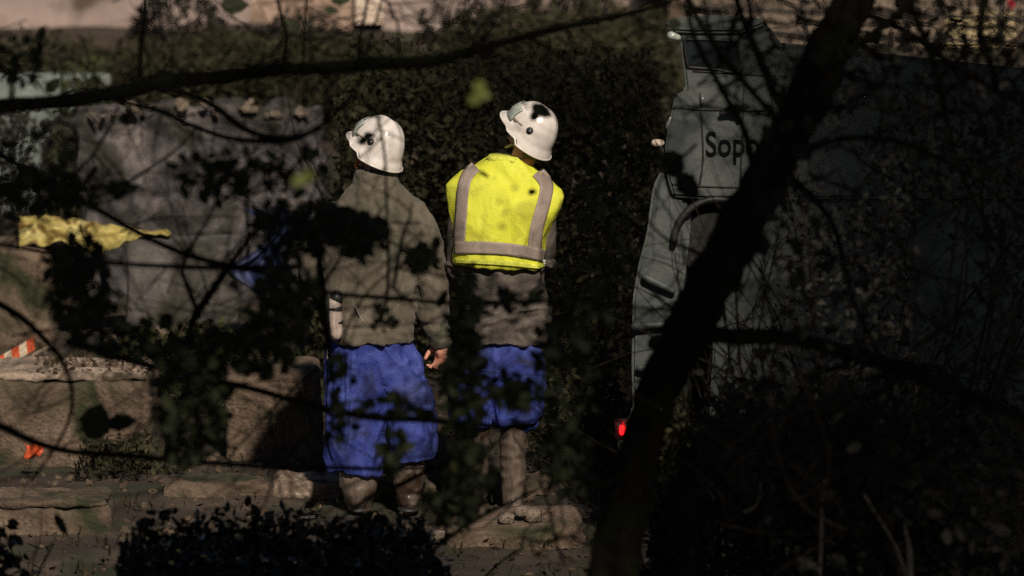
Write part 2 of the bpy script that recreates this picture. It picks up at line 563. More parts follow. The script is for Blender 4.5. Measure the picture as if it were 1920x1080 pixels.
# ------------------------------------------------------------------ stone pieces on the left
x0, x1 = P(145, 0, 7).x, P(600, 0, 7).x
sb = empty('leaning_slab', ((x0 + x1) / 2, 7, 0), 'large grey violet stone slab leaning behind the branches on the left', 'slab')
rough_block('slab_face', x0, x1, 6.95, 7.15, -0.05, P(0, 196, 7.05).z, M['slab'], sb, 0.02, 0.075, 0.022, 5.5, lean=R(-4))
g = random.Random(5)
for i in range(17):
    px = 165 + i * 26 + g.uniform(-8, 8)
    o = bpy.data.objects.new('stone', rocks[g.randrange(8)])
    C.objects.link(o)
    o.parent = sb
    o.location = P(px + g.uniform(-14, 14), 202 + g.uniform(-9, 18), 6.98) - sb.location
    s_ = g.uniform(0.010, 0.028)
    o.scale = (s_ * g.uniform(.9, 2), s_, s_ * g.uniform(.5, 1))
    o.rotation_euler = (g.uniform(-1, 1), g.uniform(-1, 1), g.uniform(-1, 1))
x0, x1 = P(232, 0, 5.2).x, P(446, 0, 5.2).x
cb = empty('concrete_block', ((x0 + x1) / 2, 5.2, 0), 'upright grey concrete block with pale bottom ledge left of the olive jacket', 'block')
rough_block('block_body', x0, x1, 5.1, 5.6, P(0, 618, 5.1).z, P(0, 452, 5.3).z, M['concrete'], cb, 0.02, 0.012, 0.02, 5)
rough_block('ledge', P(285, 0, 5).x, P(474, 0, 5).x, 4.98, 5.098, P(0, 636, 5).z - 0.02, P(0, 612, 5).z, M['coping'], cb, 0.015, 0.02, 0.015, 8)
tag(rough_block('broken_concrete_lump', P(-60, 0, 5.4).x, P(98, 0, 5.4).x, 5.3, 5.9, -0.03, P(0, 462, 5.5).z, M['brownstone'], None, 0.04, 0.03, 0.025, 4),
    'brown weathered masonry lump under the yellow tarpaulin at the left edge', 'masonry')
# brown blocks in the foreground of the left side
x0, x1 = P(-90, 0, 1.3).x, P(282, 0, 1.3).x
bb = empty('stone_ledge', ((x0 + x1) / 2, 1.4, 0), 'broad brown stone ledge with rounded right end and pale rough edge at left', 'ledge')
rough_block('block_body', x0, x1, 1.232, 1.85, -0.05, P(0, 712, 1.25).z, M['brownstone'], bb, 0.05, 0.018, 0.02, 5)
rough_block('coping', x0 - .02, x1 - 0.03, 1.243, 1.80, P(0, 716, 1.25).z, P(0, 700, 1.25).z, M['rock'], bb, 0.01, 0.014, 0.012, 14)
x0, x1 = P(418, 0, 1.5).x, P(596, 0, 1.5).x
rough_block_o = rough_block('stone_pier', x0, x1, 1.45, 1.9, -0.05, P(0, 690, 1.5).z, M['brownstone'], None, 0.06, 0.02, 0.02, 4)
tag(rough_block_o, 'squat brown stone pier with rounded foot left of the blue trousers', 'pier')
kb = empty('stone_kerb', (P(560, 0, 0.4).x, 0.4, 0), 'low pale crumbling kerb behind the left brown boots', 'kerb')
for a, b in ((300, 505), (508, 640), (643, 820), (823, 985), (988, 1130)):
    rough_block('kerb_stone', P(a, 0, .4).x, P(b, 0, .4).x, 0.30, 0.62, -0.06, P(0, 897 + (a % 7), .35).z, M['coping'] if a == 508 else M['brownstone'], kb, 0.02, 0.02, 0.018, 9)
x0, x1 = P(-120, 0, -.6).x, P(205, 0, -.6).x
lb = empty('stone_step', ((x0 + x1) / 2, -0.6, 0), 'lowest brown stone step in the bottom left corner', 'step')
rough_block('block_body', x0, x1, -.665, -.2, -0.2, P(0, 948, -.6).z, M['brownstone'], lb, 0.03, 0.02, 0.02, 6)
rough_block('coping', x0, x1 - .02, -.65, -.22, P(0, 952, -.62).z, P(0, 938, -.62).z, M['brownstone'], lb, 0.01, 0.02, 0.015, 11)
x0, x1 = P(835, 0, -1.0).x, P(1090, 0, -1.0).x
tag(rough_block('stone_footing', x0, x1, -1.05, -.45, -0.25, P(0, 985, -1.0).z, M['brownstone'], None, 0.04, 0.03, 0.02, 5),
    'brown earthy stone footing below the right man\'s boots', 'footing')
for i, (px, py, r, lb_) in enumerate(((950, 972, 15, 'round pale stone touching the foot of the right man\'s boot'), (978, 958, 14, 'middle one of three pale stones beside the right man\'s boot'),
                                 (1000, 966, 17, 'rightmost and largest of three pale stones beside the right man\'s boot'), (825, 1003, 12, 'small pale stone at the left end of the brown footing'))):
    o = bpy.data.objects.new('stone', rocks[i])
    C.objects.link(o)
    o.location = P(px, py, -.95)
    k = r * S(-1)
    o.scale = (k, k, k)
    tag(o, lb_, 'stone', 'pale stones by the right boot')

# loose stones on the ground of the left side
g = random.Random(21)
grp = empty('loose_stone', (0, 0, 0))
bpy.data.objects.remove(grp)
cs = []
for i in range(1100):
    x = g.uniform(-2.6, 2.2)
    y = g.uniform(-1.2, 8)
    cs.append((x, y, terr(x, y), 0.005 + 0.028 * g.random() ** 3))
geos = []
for x, y, z, r in cs:
    V, F = [], []
    for a in range(5):
        an = a * 1.2566
        V.append((x + r * math.cos(an) * g.uniform(.7, 1.3), y + r * math.sin(an) * g.uniform(.7, 1.3), z - .004))
    for a in range(5):
        an = a * 1.2566
        V.append((x + .6 * r * math.cos(an) * g.uniform(.7, 1.3), y + .6 * r * math.sin(an), z + r * g.uniform(.5, .9)))
    F = [(a, (a + 1) % 5, 5 + (a + 1) % 5, 5 + a) for a in range(5)] + [(5, 6, 7, 8, 9)]
    geos.append((V, F))
tag(pyd('gravel', *mesh_join(geos), M['brownstone'], None, False), 'loose gravel and stone chips strewn on the brown ground', 'gravel', kind='stuff')


# cloth sheets: yellow and blue tarpaulin
def cloth(name, m, nx, nz, fn, parent=None, thick=0.004):
    V = [fn(i / nx, j / nz) for j in range(nz + 1) for i in range(nx + 1)]
    F = [(j * (nx + 1) + i, j * (nx + 1) + i + 1, (j + 1) * (nx + 1) + i + 1, (j + 1) * (nx + 1) + i) for j in range(nz) for i in range(nx)]
    o = pyd(name, V, F, m, parent)
    s = o.modifiers.new('thickness', 'SOLIDIFY')
    s.thickness = thick
    return o


def yel(u, v):
    px = 36 + u * 284
    top = 404 + 40 * u ** 1.4
    bot = 466 - 22 * u ** 2 - 10 * math.sin(u * 9)
    py = top + (bot - top) * v
    Y = 5.75 - 0.42 * v + 0.05 * noise.noise(Vector((u * 7, v * 4, 0)))
    p = P(px, py, Y)
    p.z += 0.03 * noise.noise(Vector((u * 9, v * 6, 2))) + 0.012 * noise.noise(Vector((u * 25, v * 16, 2)))
    return p


tag(cloth('yellow_tarpaulin', M['yellowcloth'], 90, 24, yel), 'crumpled yellow tarpaulin lying along the masonry on the left', 'tarpaulin')


def blu(u, v):
    wv = .45 + .75 * abs(noise.noise(Vector((v * 3.2, 1.7, 0)))) + .25 * math.cos(v * 9)
    px = 522 + (u - .5) * 120 * wv - 30 * v + 16 * math.sin(v * 7)
    py = 392 + v * 160 + 14 * noise.noise(Vector((u * 3, 2, 5)))
    p = P(px, py, 4.5 + 0.05 * math.sin(u * 16 + v * 3) + 0.06 * noise.noise(Vector((u * 4, v * 5, 0))))
    return p


tag(cloth('blue_tarpaulin', M['bluecloth'], 60, 60, blu), 'dull blue tarpaulin hanging behind the dark leaves left of the olive jacket', 'tarpaulin')

# red and white warning plank
wp = empty('barrier_plank', P(20, 668, 1.9), 'red and white striped barrier plank slanting in at the left edge', 'barrier')
A, B = P(-60, 715, 1.9), P(64, 644, 1.9)
d = (B - A)
n_ = Vector((0, -1, 0))
w_ = d.normalized().cross(n_)
w_ = w_ if w_.z > 0 else -w_
hw = 11 * S(1.9)
for i in range(9):
    a, b = A + d * (i / 9), A + d * ((i + 1) / 9)
    sk = d.normalized() * 0.012
    q = []
    for dy in (0, 0.02):
        q += [a - w_ * hw - sk + Vector((0, dy, 0)), b - w_ * hw - sk + Vector((0, dy, 0)), b + w_ * hw + sk + Vector((0, dy, 0)), a + w_ * hw + sk + Vector((0, dy, 0))]
    o = pyd('stripe', q, [(0, 1, 2, 3), (7, 6, 5, 4), (0, 4, 5, 1), (1, 5, 6, 2), (2, 6, 7, 3), (3, 7, 4, 0)], M['barred'] if i % 2 == 0 else M['barwhite'], wp, False)
    o['label'] = 'orange red stripe of the plank' if i % 2 == 0 else 'cream white stripe of the plank'
V, F = tube_geo([P(-60, 742, 1.92), P(20, 690, 1.92), P(95, 648, 1.92)], [0.012, 0.012, 0.009], 8)
pyd('edge_bar', V, F, M['coping'], wp)
for q in (-40,):
    V, F = tube_geo([P(q, 712, 1.95), Vector((P(q, 712, 1.95).x, 1.95, 0))], [0.015, 0.015], 8)
    pyd('leg', V, F, M['railmetal'], wp)


def flag(u, v):
    p = P(46 + u * 32 + 4 * math.sin(v * 4), 832 + v * 26 + 3 * math.sin(u * 6), 0.9 + 0.02 * math.sin(u * 7 + v * 3))
    return p


tag(cloth('orange_rag', M['barred'], 10, 8, flag), 'small orange rag caught on the twig at the lower left', 'rag')


# ------------------------------------------------------------------ people
def chain(pts, rad, sides=14, k=3):
    a, b = resample(pts, rad, k)
    return tube_geo(a, b, sides)


def ball(c, r, sx=1, sy=1, sz=1):
    V, F = [], []
    n, m = 10, 16
    c = Vector(c)
    for i in range(1, n):
        t = math.pi * i / n
        for k in range(m):
            a = 2 * math.pi * k / m
            V.append(c + Vector((r * sx * math.sin(t) * math.cos(a), r * sy * math.sin(t) * math.sin(a), r * sz * math.cos(t))))
    V.append(c + Vector((0, 0, r * sz)))
    V.append(c - Vector((0, 0, r * sz)))
    for i in range(n - 2):
        for k in range(m):
            a, b = i * m + k, i * m + (k + 1) % m
            F.append((a, a + m, b + m, b))
    T, B_ = len(V) - 2, len(V) - 1
    for k in range(m):
        F.append((T, k, (k + 1) % m))
        F.append((B_, (n - 2) * m + (k + 1) % m, (n - 2) * m + k))
    return V, F


def xf(geo, mtx):
    return [mtx @ Vector(v) for v in geo[0]], geo[1]


def hand_geo(w, d, across, curl):
    """wrist w, hand direction d, across = towards the thumb side, curl = palm direction; fingers curl to the palm"""
    d, across, curl = Vector(d).normalized(), Vector(across).normalized(), Vector(curl).normalized()
    G = [chain([w - d * .03, w + d * .02, w + d * .05], [.027, .028, .03], 12, 2)]
    G.append(chain([w + d * .04 + across * .022, w + d * .085 + across * .026], [.016, .014], 10, 2))
    G.append(chain([w + d * .04 - across * .022, w + d * .080 - across * .026], [.016, .014], 10, 2))
    G.append(chain([w + d * .04, w + d * .088], [.018, .015], 10, 2))
    for i, (o, L) in enumerate(((.030, .070), (.010, .078), (-.011, .072), (-.031, .058))):
        b = w + d * (.085 - abs(o) * .15) + across * o
        k1 = b + (d * .85 + curl * .45).normalized() * L * .45
        k2 = k1 + (d * .30 + curl * .95).normalized() * L * .33
        k3 = k2 + (curl * .85 - d * .35).normalized() * L * .26
        G.append(chain([b - d * .02, b, k1, k2, k3], [.0098, .0098, .009, .0083, .0072], 8, 2))
    t0 = w + d * .02 + across * .02
    t1 = t0 + (across * .8 + d * .6 + curl * .4).normalized() * .038
    t2 = t1 + (d * .75 + curl * .75).normalized() * .032
    t3 = t2 + (d * .6 + curl * .7 - across * .3).normalized() * .024
    G.append(chain([t0, t1, t2, t3], [.015, .0125, .0105, .0085], 8, 2))
    return G


def head_geo(mtx):
    """local: face towards +Y, up +Z, centre of skull at origin"""
    G = [ball((0, -.008, .02), .09, .85, 1.08, 1.05), ball((0, .03, -.045), .058, .98, 1.05, 1.15), ball((0, .062, -.09), .024, 1.1, .8, .8)]
    G.append(chain([(0, .088, .015), (0, .110, -.022), (0, .100, -.034)], [.010, .013, .011], 8, 2))        # nose
    for s in (-1, 1):
        G.append(ball((s * .032, .083, .012), .012))                                                          # eyes
        G.append(ball((s * .077, -.008, -.01), .024, .35, .75, 1.25))                                         # ears
        G.append(chain([(s * .048, .075, .034), (s * .012, .090, .034)], [.010, .010], 8, 2))                # brow
    G.append(chain([(-.022, .083, -.062), (0, .092, -.060), (.022, .083, -.062)], [.007, .009, .007], 8, 2))    # mouth
    return [xf(q, mtx) for q in G]


def helmet_parts(parent, mtx, strap):
    """local: front towards +Y, up +Z; a domed rescue helmet"""
    def prof(th, ph):
        # th around (0 = front), ph 0 rim .. 1 crown
        c, s = math.cos(th), math.sin(th)
        ryf = .150 if c > 0 else .132
        a = ph * math.pi / 2
        k = math.cos(a) ** 0.82
        x = -.121 * s * k
        y = ryf * c * k
        z = .150 * math.sin(a) ** .95
        z += -.055 * (1 - ph) ** 2 * (0.9 if c < -0.1 else 0.25 if c > 0.5 else 0.5) * 1.0
        if ph < .12:                                                    # flared rim
            f = (0.12 - ph) / .12
            fl = .013 + (.026 * max(0, c) ** 3) + .006 * max(0, -c)
            x += -s * fl * f
            y += c * fl * f
        ridge = math.exp(-((x) / .016) ** 2) * .009 + math.exp(-((abs(x) - .055) / .012) ** 2) * .004
        z += ridge * math.sin(a)
        n = Vector((x, y, z)).normalized()
        if c > 0.2 and .2 < ph < .5:
            n0 = .004
            x += n.x * n0; y += n.y * n0
        return Vector((x, y, z))
    nt_, npz = 72, 34
    V, F = [], []
    for j in range(npz):
        for i in range(nt_):
            V.append(mtx @ prof(2 * math.pi * i / nt_, j / npz))
    V.append(mtx @ prof(0, 1.0))
    for j in range(npz - 1):
        for i in range(nt_):
            a, b = j * nt_ + i, j * nt_ + (i + 1) % nt_
            F.append((a, b, b + nt_, a + nt_))
    for i in range(nt_):
        F.append(((npz - 1) * nt_ + i, (npz - 1) * nt_ + (i + 1) % nt_, len(V) - 1))
    sh = pyd('helmet', V, F, M['helmet'], parent)
    md = sh.modifiers.new('thickness', 'SOLIDIFY')
    md.thickness = .005
    md.offset = -1
    # rim trim
    pts = [mtx @ (prof(2 * math.pi * i / 48, 0) * 1.0) for i in range(48)]
    V, F = [], []
    for i, p in enumerate(pts):
        t = (pts[(i + 1) % 48] - pts[i - 1]).normalized()
        u = t.cross(mtx.to_3x3() @ Vector((0, 0, 1))).normalized()
        w = t.cross(u)
        for k in range(6):
            an = k * math.pi / 3
            V.append(p + (u * math.cos(an) + w * math.sin(an)) * .0045)
    F = [(i * 6 + k, i * 6 + (k + 1) % 6, ((i + 1) % 48) * 6 + (k + 1) % 6, ((i + 1) % 48) * 6 + k) for i in range(48) for k in range(6)]
    pyd('rim_trim', V, F, M['helmet'], sh)
    # side bosses with a dark hole and a bright pin
    for s in (-1, 1):
        th = s * R(104)
        p = prof(th, .30)
        n = Vector((p.x / .121 ** 2, p.y / .14 ** 2, p.z / .15 ** 2)).normalized()
        V, F = tube_geo([mtx @ (p - n * .004), mtx @ (p + n * .006)], [.017, .015], 18, caps=False)
        pyd('boss', V, F, M['black'], sh)
        V, F = tube_geo([mtx @ (p + n * .004 + Vector((0, -.005 * 1, .0))), mtx @ (p + n * .009 + Vector((0, -.005, 0)))], [.005, .0045], 12, caps=False)
        pyd('pin', V, F, M['chrome'], sh)
        p2 = prof(s * R(62), .22)
        n2 = Vector((p2.x / .121 ** 2, p2.y / .14 ** 2, p2.z / .15 ** 2)).normalized()
        V, F = tube_geo([mtx @ (prof(s * R(48), .2) + n2 * .001), mtx @ (p2 + n2 * .003), mtx @ (prof(s * R(82), .24) + n2 * .001)], [.004, .006, .004], 8)
        pyd('visor_clip', V, F, M['tape'], sh)
    # raised visor on the forehead
    V, F = [], []
    for j in range(6):
        for i in range(17):
            th = R(-58 + 116 * i / 16)
            p = prof(th, .10 + .34 * j / 5)
            n = Vector((p.x, p.y, p.z * .6)).normalized()
            V.append(mtx @ (p + n * (.008 + .004 * math.sin(j / 5 * math.pi))))
    F = [(j * 17 + i, j * 17 + i + 1, (j + 1) * 17 + i + 1, (j + 1) * 17 + i) for j in range(5) for i in range(16)]
    v = pyd('visor', V, F, M['visor'], sh)
    s_ = v.modifiers.new('thickness', 'SOLIDIFY')
    s_.thickness = .003
    # chin strap down both sides and nape guard
    for s in (-1, 1):
        V, F = tube_geo([mtx @ Vector((s * .088, -.01, -.01)), mtx @ Vector((s * .085, .012, -.07)), mtx @ Vector((s * .05, .05, -.125)), mtx @ Vector((0, .06, -.135))], [.007] * 4, 6)
        pyd('chin_strap', V, F, strap, sh)
    V, F = [], []
    for j in range(5):
        for i in range(17):
            th = R(128 + 104 * i / 16)
            c, s2 = math.cos(th), math.sin(th)
            k = 0.93 - .05 * j
            V.append(mtx @ Vector((-.121 * s2 * k, .132 * c * k, -.035 - .014 * j)))
    F = [(j * 17 + i, j * 17 + i + 1, (j + 1) * 17 + i + 1, (j + 1) * 17 + i) for j in range(4) for i in range(16)]
    v = pyd('nape_guard', V, F, M['jacket2'], sh)
    v.modifiers.new('thickness', 'SOLIDIFY').thickness = .006
    return sh


def cloth_fold(amp, vert=1.0, seed=0.0, knee=None):
    o = Vector((seed, seed * 2.3, 0))

    def fn(p, n):
        q = Vector((p.x * 7, p.y * 7, p.z * 7 / vert)) + o
        w = Vector((noise.noise(q * .6), noise.noise(q * .6 + Vector((9, 1, 2))), noise.noise(q * .6 + Vector((3, 7, 5))))) * 1.1
        a = ridged(q + w) * .62 + ridged(q * 1.9 + w * 1.4) * .30 + ridged(q * 4.1) * .10
        return amp * (a - .55)
    return fn


def L(px, py, y):
    """pixel of the photograph to a point on the man's own depth row"""
    return P(px, py, y)


def Rg(pxa, pxb, py, y, ry, ex=2.4, tilt=0):
    a, b = P(pxa, py, y), P(pxb, py, y)
    return ((a.x + b.x) / 2, y, a.z, (b.x - a.x) / 2, ry, ex, tilt)


def boots(parent, foot, top, w, face=(0, 1)):
    x, y = foot.x, foot.y
    zt = top
    G = [chain([(x, y, zt), (x, y - .005, (zt + foot.z) / 2), (x, y, foot.z + .09), (x, y + .01, foot.z + .05)], [w, w * .93, w * .80, w * .74], 18, 3)]
    G.append(chain([(x, y - .03, foot.z + .05), (x + face[0] * .09, y + face[1] * .09, foot.z + .045), (x + face[0] * .19, y + face[1] * .19, foot.z + .035)], [.05, .052, .036], 14, 3))
    me = remesh(mesh_join(G), .007, 3)
    for v in me.vertices:
        v.co.z = max(v.co.z, foot.z)
    displace(me, lambda p, n: .006 * ridged(Vector((p.x * 9, p.y * 9, p.z * 16))) - .004)
    b = finish('boot', me, M['boot'], parent)
    V, F = [], []
    sole = chain([(x, y - .055, foot.z + .008), (x + face[0] * .08, y + face[1] * .08, foot.z + .008), (x + face[0] * .2, y + face[1] * .2, foot.z + .008)], [.05, .052, .04], 16, 3)
    sv = [Vector((v.x, v.y, foot.z + (v.z - foot.z - .008) * .3 + .008)) for v in map(Vector, sole[0])]
    pyd('sole', sv, sole[1], M['black'], b)
    return b


# ---- left man
YL = 0.0
man1 = empty('person', (P(715, 960, YL).x, YL, 0.0), 'man in olive grey jacket, baggy blue trousers and white helmet, his right hand hanging', 'person')
hc = P(710, 278, YL)
hm1 = Matrix.Translation(hc) @ Matrix.Scale(.93, 4) @ Matrix.Rotation(R(44), 4, 'Z') @ Matrix.Rotation(R(24), 4, 'X') @ Matrix.Rotation(R(8), 4, 'Y')
wrist = P(828, 640, YL + .02)
lw = P(640, 600, YL + .22)
G = head_geo(hm1 @ Matrix.Translation((0, 0, .0)))
G += [chain([P(708, 300, YL), P(704, 340, YL), P(703, 380, YL)], [.058, .058, .07], 16, 3)]
G += [loft_geo([Rg(645, 765, 372, YL, .05), Rg(658, 776, 398, YL, .08), Rg(640, 775, 450, YL, .10), Rg(650, 765, 540, YL, .09), Rg(640, 765, 640, YL, .10), Rg(645, 770, 690, YL, .10)], 24)]
G += [chain([P(770, 392, YL), P(812, 510, YL - .01), wrist], [.05, .042, .028], 14, 4)]
G += [chain([P(655, 405, YL), P(590, 510, YL + .04), lw], [.05, .042, .028], 14, 4)]
G += hand_geo(wrist, (.0, .08, -1), (-.75, .65, 0), (-.65, -.55, .05))
G += hand_geo(lw, (.6, .7, -.2), (.2, .2, 1), (.7, -.7, .1))
for hx, kx, ax in ((678, 668, 672), (745, 770, 766)):
    G += [chain([P(hx, 680, YL), P(kx, 800, YL), P(ax, 900, YL), P(ax, 945, YL)], [.09, .065, .045, .04], 14, 4)]
    f = P(ax, 955, YL)
    G += [chain([f, f + Vector((0, .16, -.02))], [.035, .028], 10, 2)]
body = finish('body', remesh(mesh_join(G), .0055, 2), M['skin'], man1)
# hair under the helmet
V, F = loft_geo([(0, -.012, -.075, .060, .070), (0, -.012, -.04, .078, .088), (0, -.010, .02, .083, .094), (0, -.008, .07, .075, .085), (0, -.008, .1, .04, .05)], 28)
# hair only at the back: shift back from the face
hv = [hm1 @ Vector((v.x, min(v.y - .012, .035), v.z)) for v in V]
pyd('hair', hv, F, M['hair'], man1)
helmet_parts(man1, hm1, M['strapor'])
# jacket
G = [loft_geo([Rg(618, 772, 640, YL, .150), Rg(611, 773, 628, YL, .152), Rg(608, 776, 595, YL, .150), Rg(607, 780, 545, YL, .148), Rg(603, 784, 490, YL, .150),
               Rg(603, 790, 440, YL, .150), Rg(611, 795, 405, YL, .145), Rg(630, 778, 378, YL, .125), Rg(648, 760, 358, YL, .10), Rg(661, 747, 344, YL, .088), Rg(664, 743, 328, YL, .086), Rg(668, 740, 316, YL, .082)], 44)]
G += [chain([P(768, 398, YL), P(792, 440, YL), P(806, 500, YL - .01), P(810, 545, YL), P(812, 590, YL + .01), P(824, 626, YL + .02), P(826, 640, YL + .02)], [.076, .074, .071, .072, .066, .054, .050], 20, 4)]
G += [chain([P(645, 398, YL), P(606, 450, YL + .01), P(584, 505, YL + .04), P(596, 548, YL + .10), P(632, 585, YL + .20)], [.074, .070, .068, .062, .050], 20, 4)]
me = remesh(mesh_join(G), .0068, 5)
f1 = cloth_fold(.026, 1.5, 1.0)


def jf(p, n):
    d = f1(p, n)
    # shallow spine seam and gathered waist
    z = p.z
    cx = P(725, 500, YL).x
    if n.y < 0:
        d -= .007 * math.exp(-((p.x - cx) / .006) ** 2)
    zw = P(0, 608, YL).z
    d -= .008 * math.exp(-((z - zw) / .014) ** 2)
    return d


displace(me, jf)
jk = finish('jacket', me, M['jacket'], man1)
# collar
V, F = loft_geo([Rg(660, 747, 352, YL, .092), Rg(662, 746, 336, YL, .092), Rg(667, 744, 318, YL, .088), Rg(672, 738, 316, YL, .080), Rg(672, 738, 330, YL, .078)], 36)
me = remesh((V, F), .006, 2)
displace(me, cloth_fold(.006, .6, 4.0))
finish('collar', me, M['jacket'], jk)
# pocket flap and tool tube on the left hip
V, F = chain([P(628, 562, YL - .15), P(629, 592, YL - .155), P(631, 626, YL - .155)], [.028, .030, .029], 16, 3)
pyd('hip_tube', V, F, M['pouch'], man1)
for q in (578, 603):
    V, F = chain([P(628.5 + (q - 562) * .04, q, YL - .153), P(628.6 + (q - 562) * .04, q + 3, YL - .153)], [.0315, .0315], 16, 2)
    pyd('tube_band', V, F, M['black'], man1)
V, F = chain([P(631, 556, YL - .15), P(631, 561, YL - .15)], [.031, .031], 16, 2)
pyd('tube_cap', V, F, M['black'], man1)
V, F = tube_geo([P(616, 652, YL - .12), P(614, 672, YL - .12)], [.006, .005], 8)
pyd('strap_end', V, F, M['helmet'], man1)
V, F = tube_geo([P(667, 575, YL - .152), P(672, 588, YL - .157), P(681, 604, YL - .157)], [.003, .0035, .003], 8)
pyd('lanyard', V, F, M['tape'], man1)
# trousers
G = [loft_geo([Rg(614, 718, 884, YL, .105, 2.4, -.05), Rg(610, 723, 850, YL, .12), Rg(611, 726, 810, YL, .122), Rg(613, 732, 770, YL, .13), Rg(612, 738, 720, YL, .13), Rg(613, 745, 670, YL, .125), Rg(620, 740, 622, YL, .12)], 40)]
G += [loft_geo([Rg(730, 811, 862, YL, .10), Rg(724, 818, 838, YL, .115), Rg(722, 819, 805, YL, .125), Rg(722, 812, 765, YL, .12), Rg(712, 812, 730, YL, .125), Rg(695, 790, 695, YL, .125), Rg(680, 758, 632, YL, .11)], 40)]
G += [loft_geo([Rg(618, 800, 712, YL, .12), Rg(616, 790, 670, YL, .13), Rg(624, 758, 632, YL, .11)], 40)]
me = remesh(mesh_join(G), .0068, 4)
f2 = cloth_fold(.036, 2.0, 6.0)
displace(me, f2)
tr = finish('trousers', me, M['blue'], man1)
boots(man1, Vector((P(673, 960, YL).x, YL, 0.0)), P(0, 868, YL).z, .094)
boots(man1, Vector((P(766, 940, YL).x, YL, 0.0)), P(0, 852, YL).z, .080)

# ---- right man
YR = -0.05
man2 = empty('person', (P(940, 980, YR).x, YR, -0.03), 'man in yellow vest with grey tape over brown jacket, white helmet tilted left, blue trousers', 'person')
hc2 = P(996, 250, YR)
hm2 = Matrix.Translation(hc2) @ Matrix.Scale(.90, 4) @ Matrix.Rotation(R(58), 4, 'Z') @ Matrix.Rotation(R(36), 4, 'X') @ Matrix.Rotation(R(4), 4, 'Y')
G = head_geo(hm2)
G += [chain([P(993, 262, YR), P(980, 300, YR), P(955, 345, YR)], [.060, .056, .068], 16, 3)]
G += [loft_geo([Rg(885, 1010, 340, YR, .06), Rg(870, 1025, 370, YR, .09), Rg(872, 1020, 430, YR, .10), Rg(880, 1008, 530, YR, .09), Rg(880, 1010, 640, YR, .10), Rg(880, 1010, 680, YR, .10)], 24)]
rw_, lw2 = P(1000, 520, YR + .28), P(905, 530, YR + .30)
G += [chain([P(1015, 375, YR), P(1018, 480, YR + .04), rw_], [.05, .042, .028], 14, 4)]
G += [chain([P(880, 375, YR), P(866, 500, YR + .04), lw2], [.05, .042, .028], 14, 4)]
G += hand_geo(rw_, (-.6, .7, .1), (-.3, .1, 1), (-.6, -.7, 0))
G += hand_geo(lw2, (.6, .7, .1), (.3, .1, 1), (.6, -.7, 0))
for hx, kx, ax, fz in ((905, 893, 891, 975), (965, 962, 961, 985)):
    G += [chain([P(hx, 680, YR), P(kx, 800, YR), P(ax, 900, YR), P(ax, fz - 20, YR)], [.08, .048, .036, .032], 14, 4)]
    f = P(ax, fz - 12, YR)
    G += [chain([f, f + Vector((0, .15, -.02))], [.033, .027], 10, 2)]
finish('body', remesh(mesh_join(G), .0055, 2), M['skin'], man2)
V, F = loft_geo([(0, -.012, -.090, .058, .062), (0, -.012, -.05, .076, .084), (0, -.010, .02, .083, .094), (0, -.008, .07, .075, .085), (0, -.008, .1, .04, .05)], 28)
pyd('hair', [hm2 @ Vector((v.x, min(v.y - .012, .030), v.z)) for v in V], F, M['hair'], man2)
helmet_parts(man2, hm2, M['tape'])
G = [loft_geo([Rg(868, 1024, 642, YR, .150), Rg(860, 1030, 630, YR, .152), Rg(862, 1032, 590, YR, .148), Rg(860, 1027, 540, YR, .142), Rg(858, 1020, 490, YR, .140), Rg(855, 1018, 430, YR, .14),
               Rg(858, 1024, 380, YR, .125), Rg(884, 1008, 345, YR, .10), Rg(912, 990, 318, YR, .08), Rg(926, 994, 300, YR, .07), Rg(936, 1012, 291, YR, .07)], 44)]
G += [chain([P(1012, 378, YR), P(1020, 430, YR + .01), P(1016, 480, YR + .05), rw_], [.072, .070, .066, .05], 20, 4)]
G += [chain([P(875, 375, YR), P(862, 430, YR), P(862, 500, YR + .03), P(875, 530, YR + .14), lw2], [.072, .068, .066, .06, .05], 20, 4)]
me = remesh(mesh_join(G), .0068, 5)
f3 = cloth_fold(.028, .9, 11.0)
zv = P(0, 492, YR).z
displace(me, lambda p, n: f3(p, n) if p.z < zv else -.012 + .2 * f3(p, n))
jk2 = finish('jacket', me, M['jacket2'], man2)
# vest: wide shoulders, cut at the waist
vr = [Rg(849, 1024, 496, YR, .172, 2.6, -.06), Rg(848, 1024, 478, YR, .172, 2.6, -.03), Rg(847, 1028, 445, YR, .172, 2.6), Rg(847, 1038, 420, YR, .168, 2.5), Rg(843, 1052, 392, YR, .158, 2.2),
      Rg(838, 1060, 368, YR, .142, 2.0), Rg(837, 1055, 352, YR, .130, 1.9, -.05), Rg(848, 1036, 338, YR, .118, 1.9, -.05), Rg(864, 1022, 322, YR, .104, 2.0, -.06), Rg(888, 1003, 308, YR, .096, 2.1, -.06), Rg(912, 985, 297, YR, .088, 2.2, -.04)]
me = remesh(loft_geo(vr, 60), .0068, 2)
displace(me, cloth_fold(.017, 2.4, 15.0))
vs = finish('vest', me, M['vest'], man2)
bvh = BVHTree.FromPolygons([v.co.copy() for v in me.vertices], [tuple(p.vertices) for p in me.polygons])


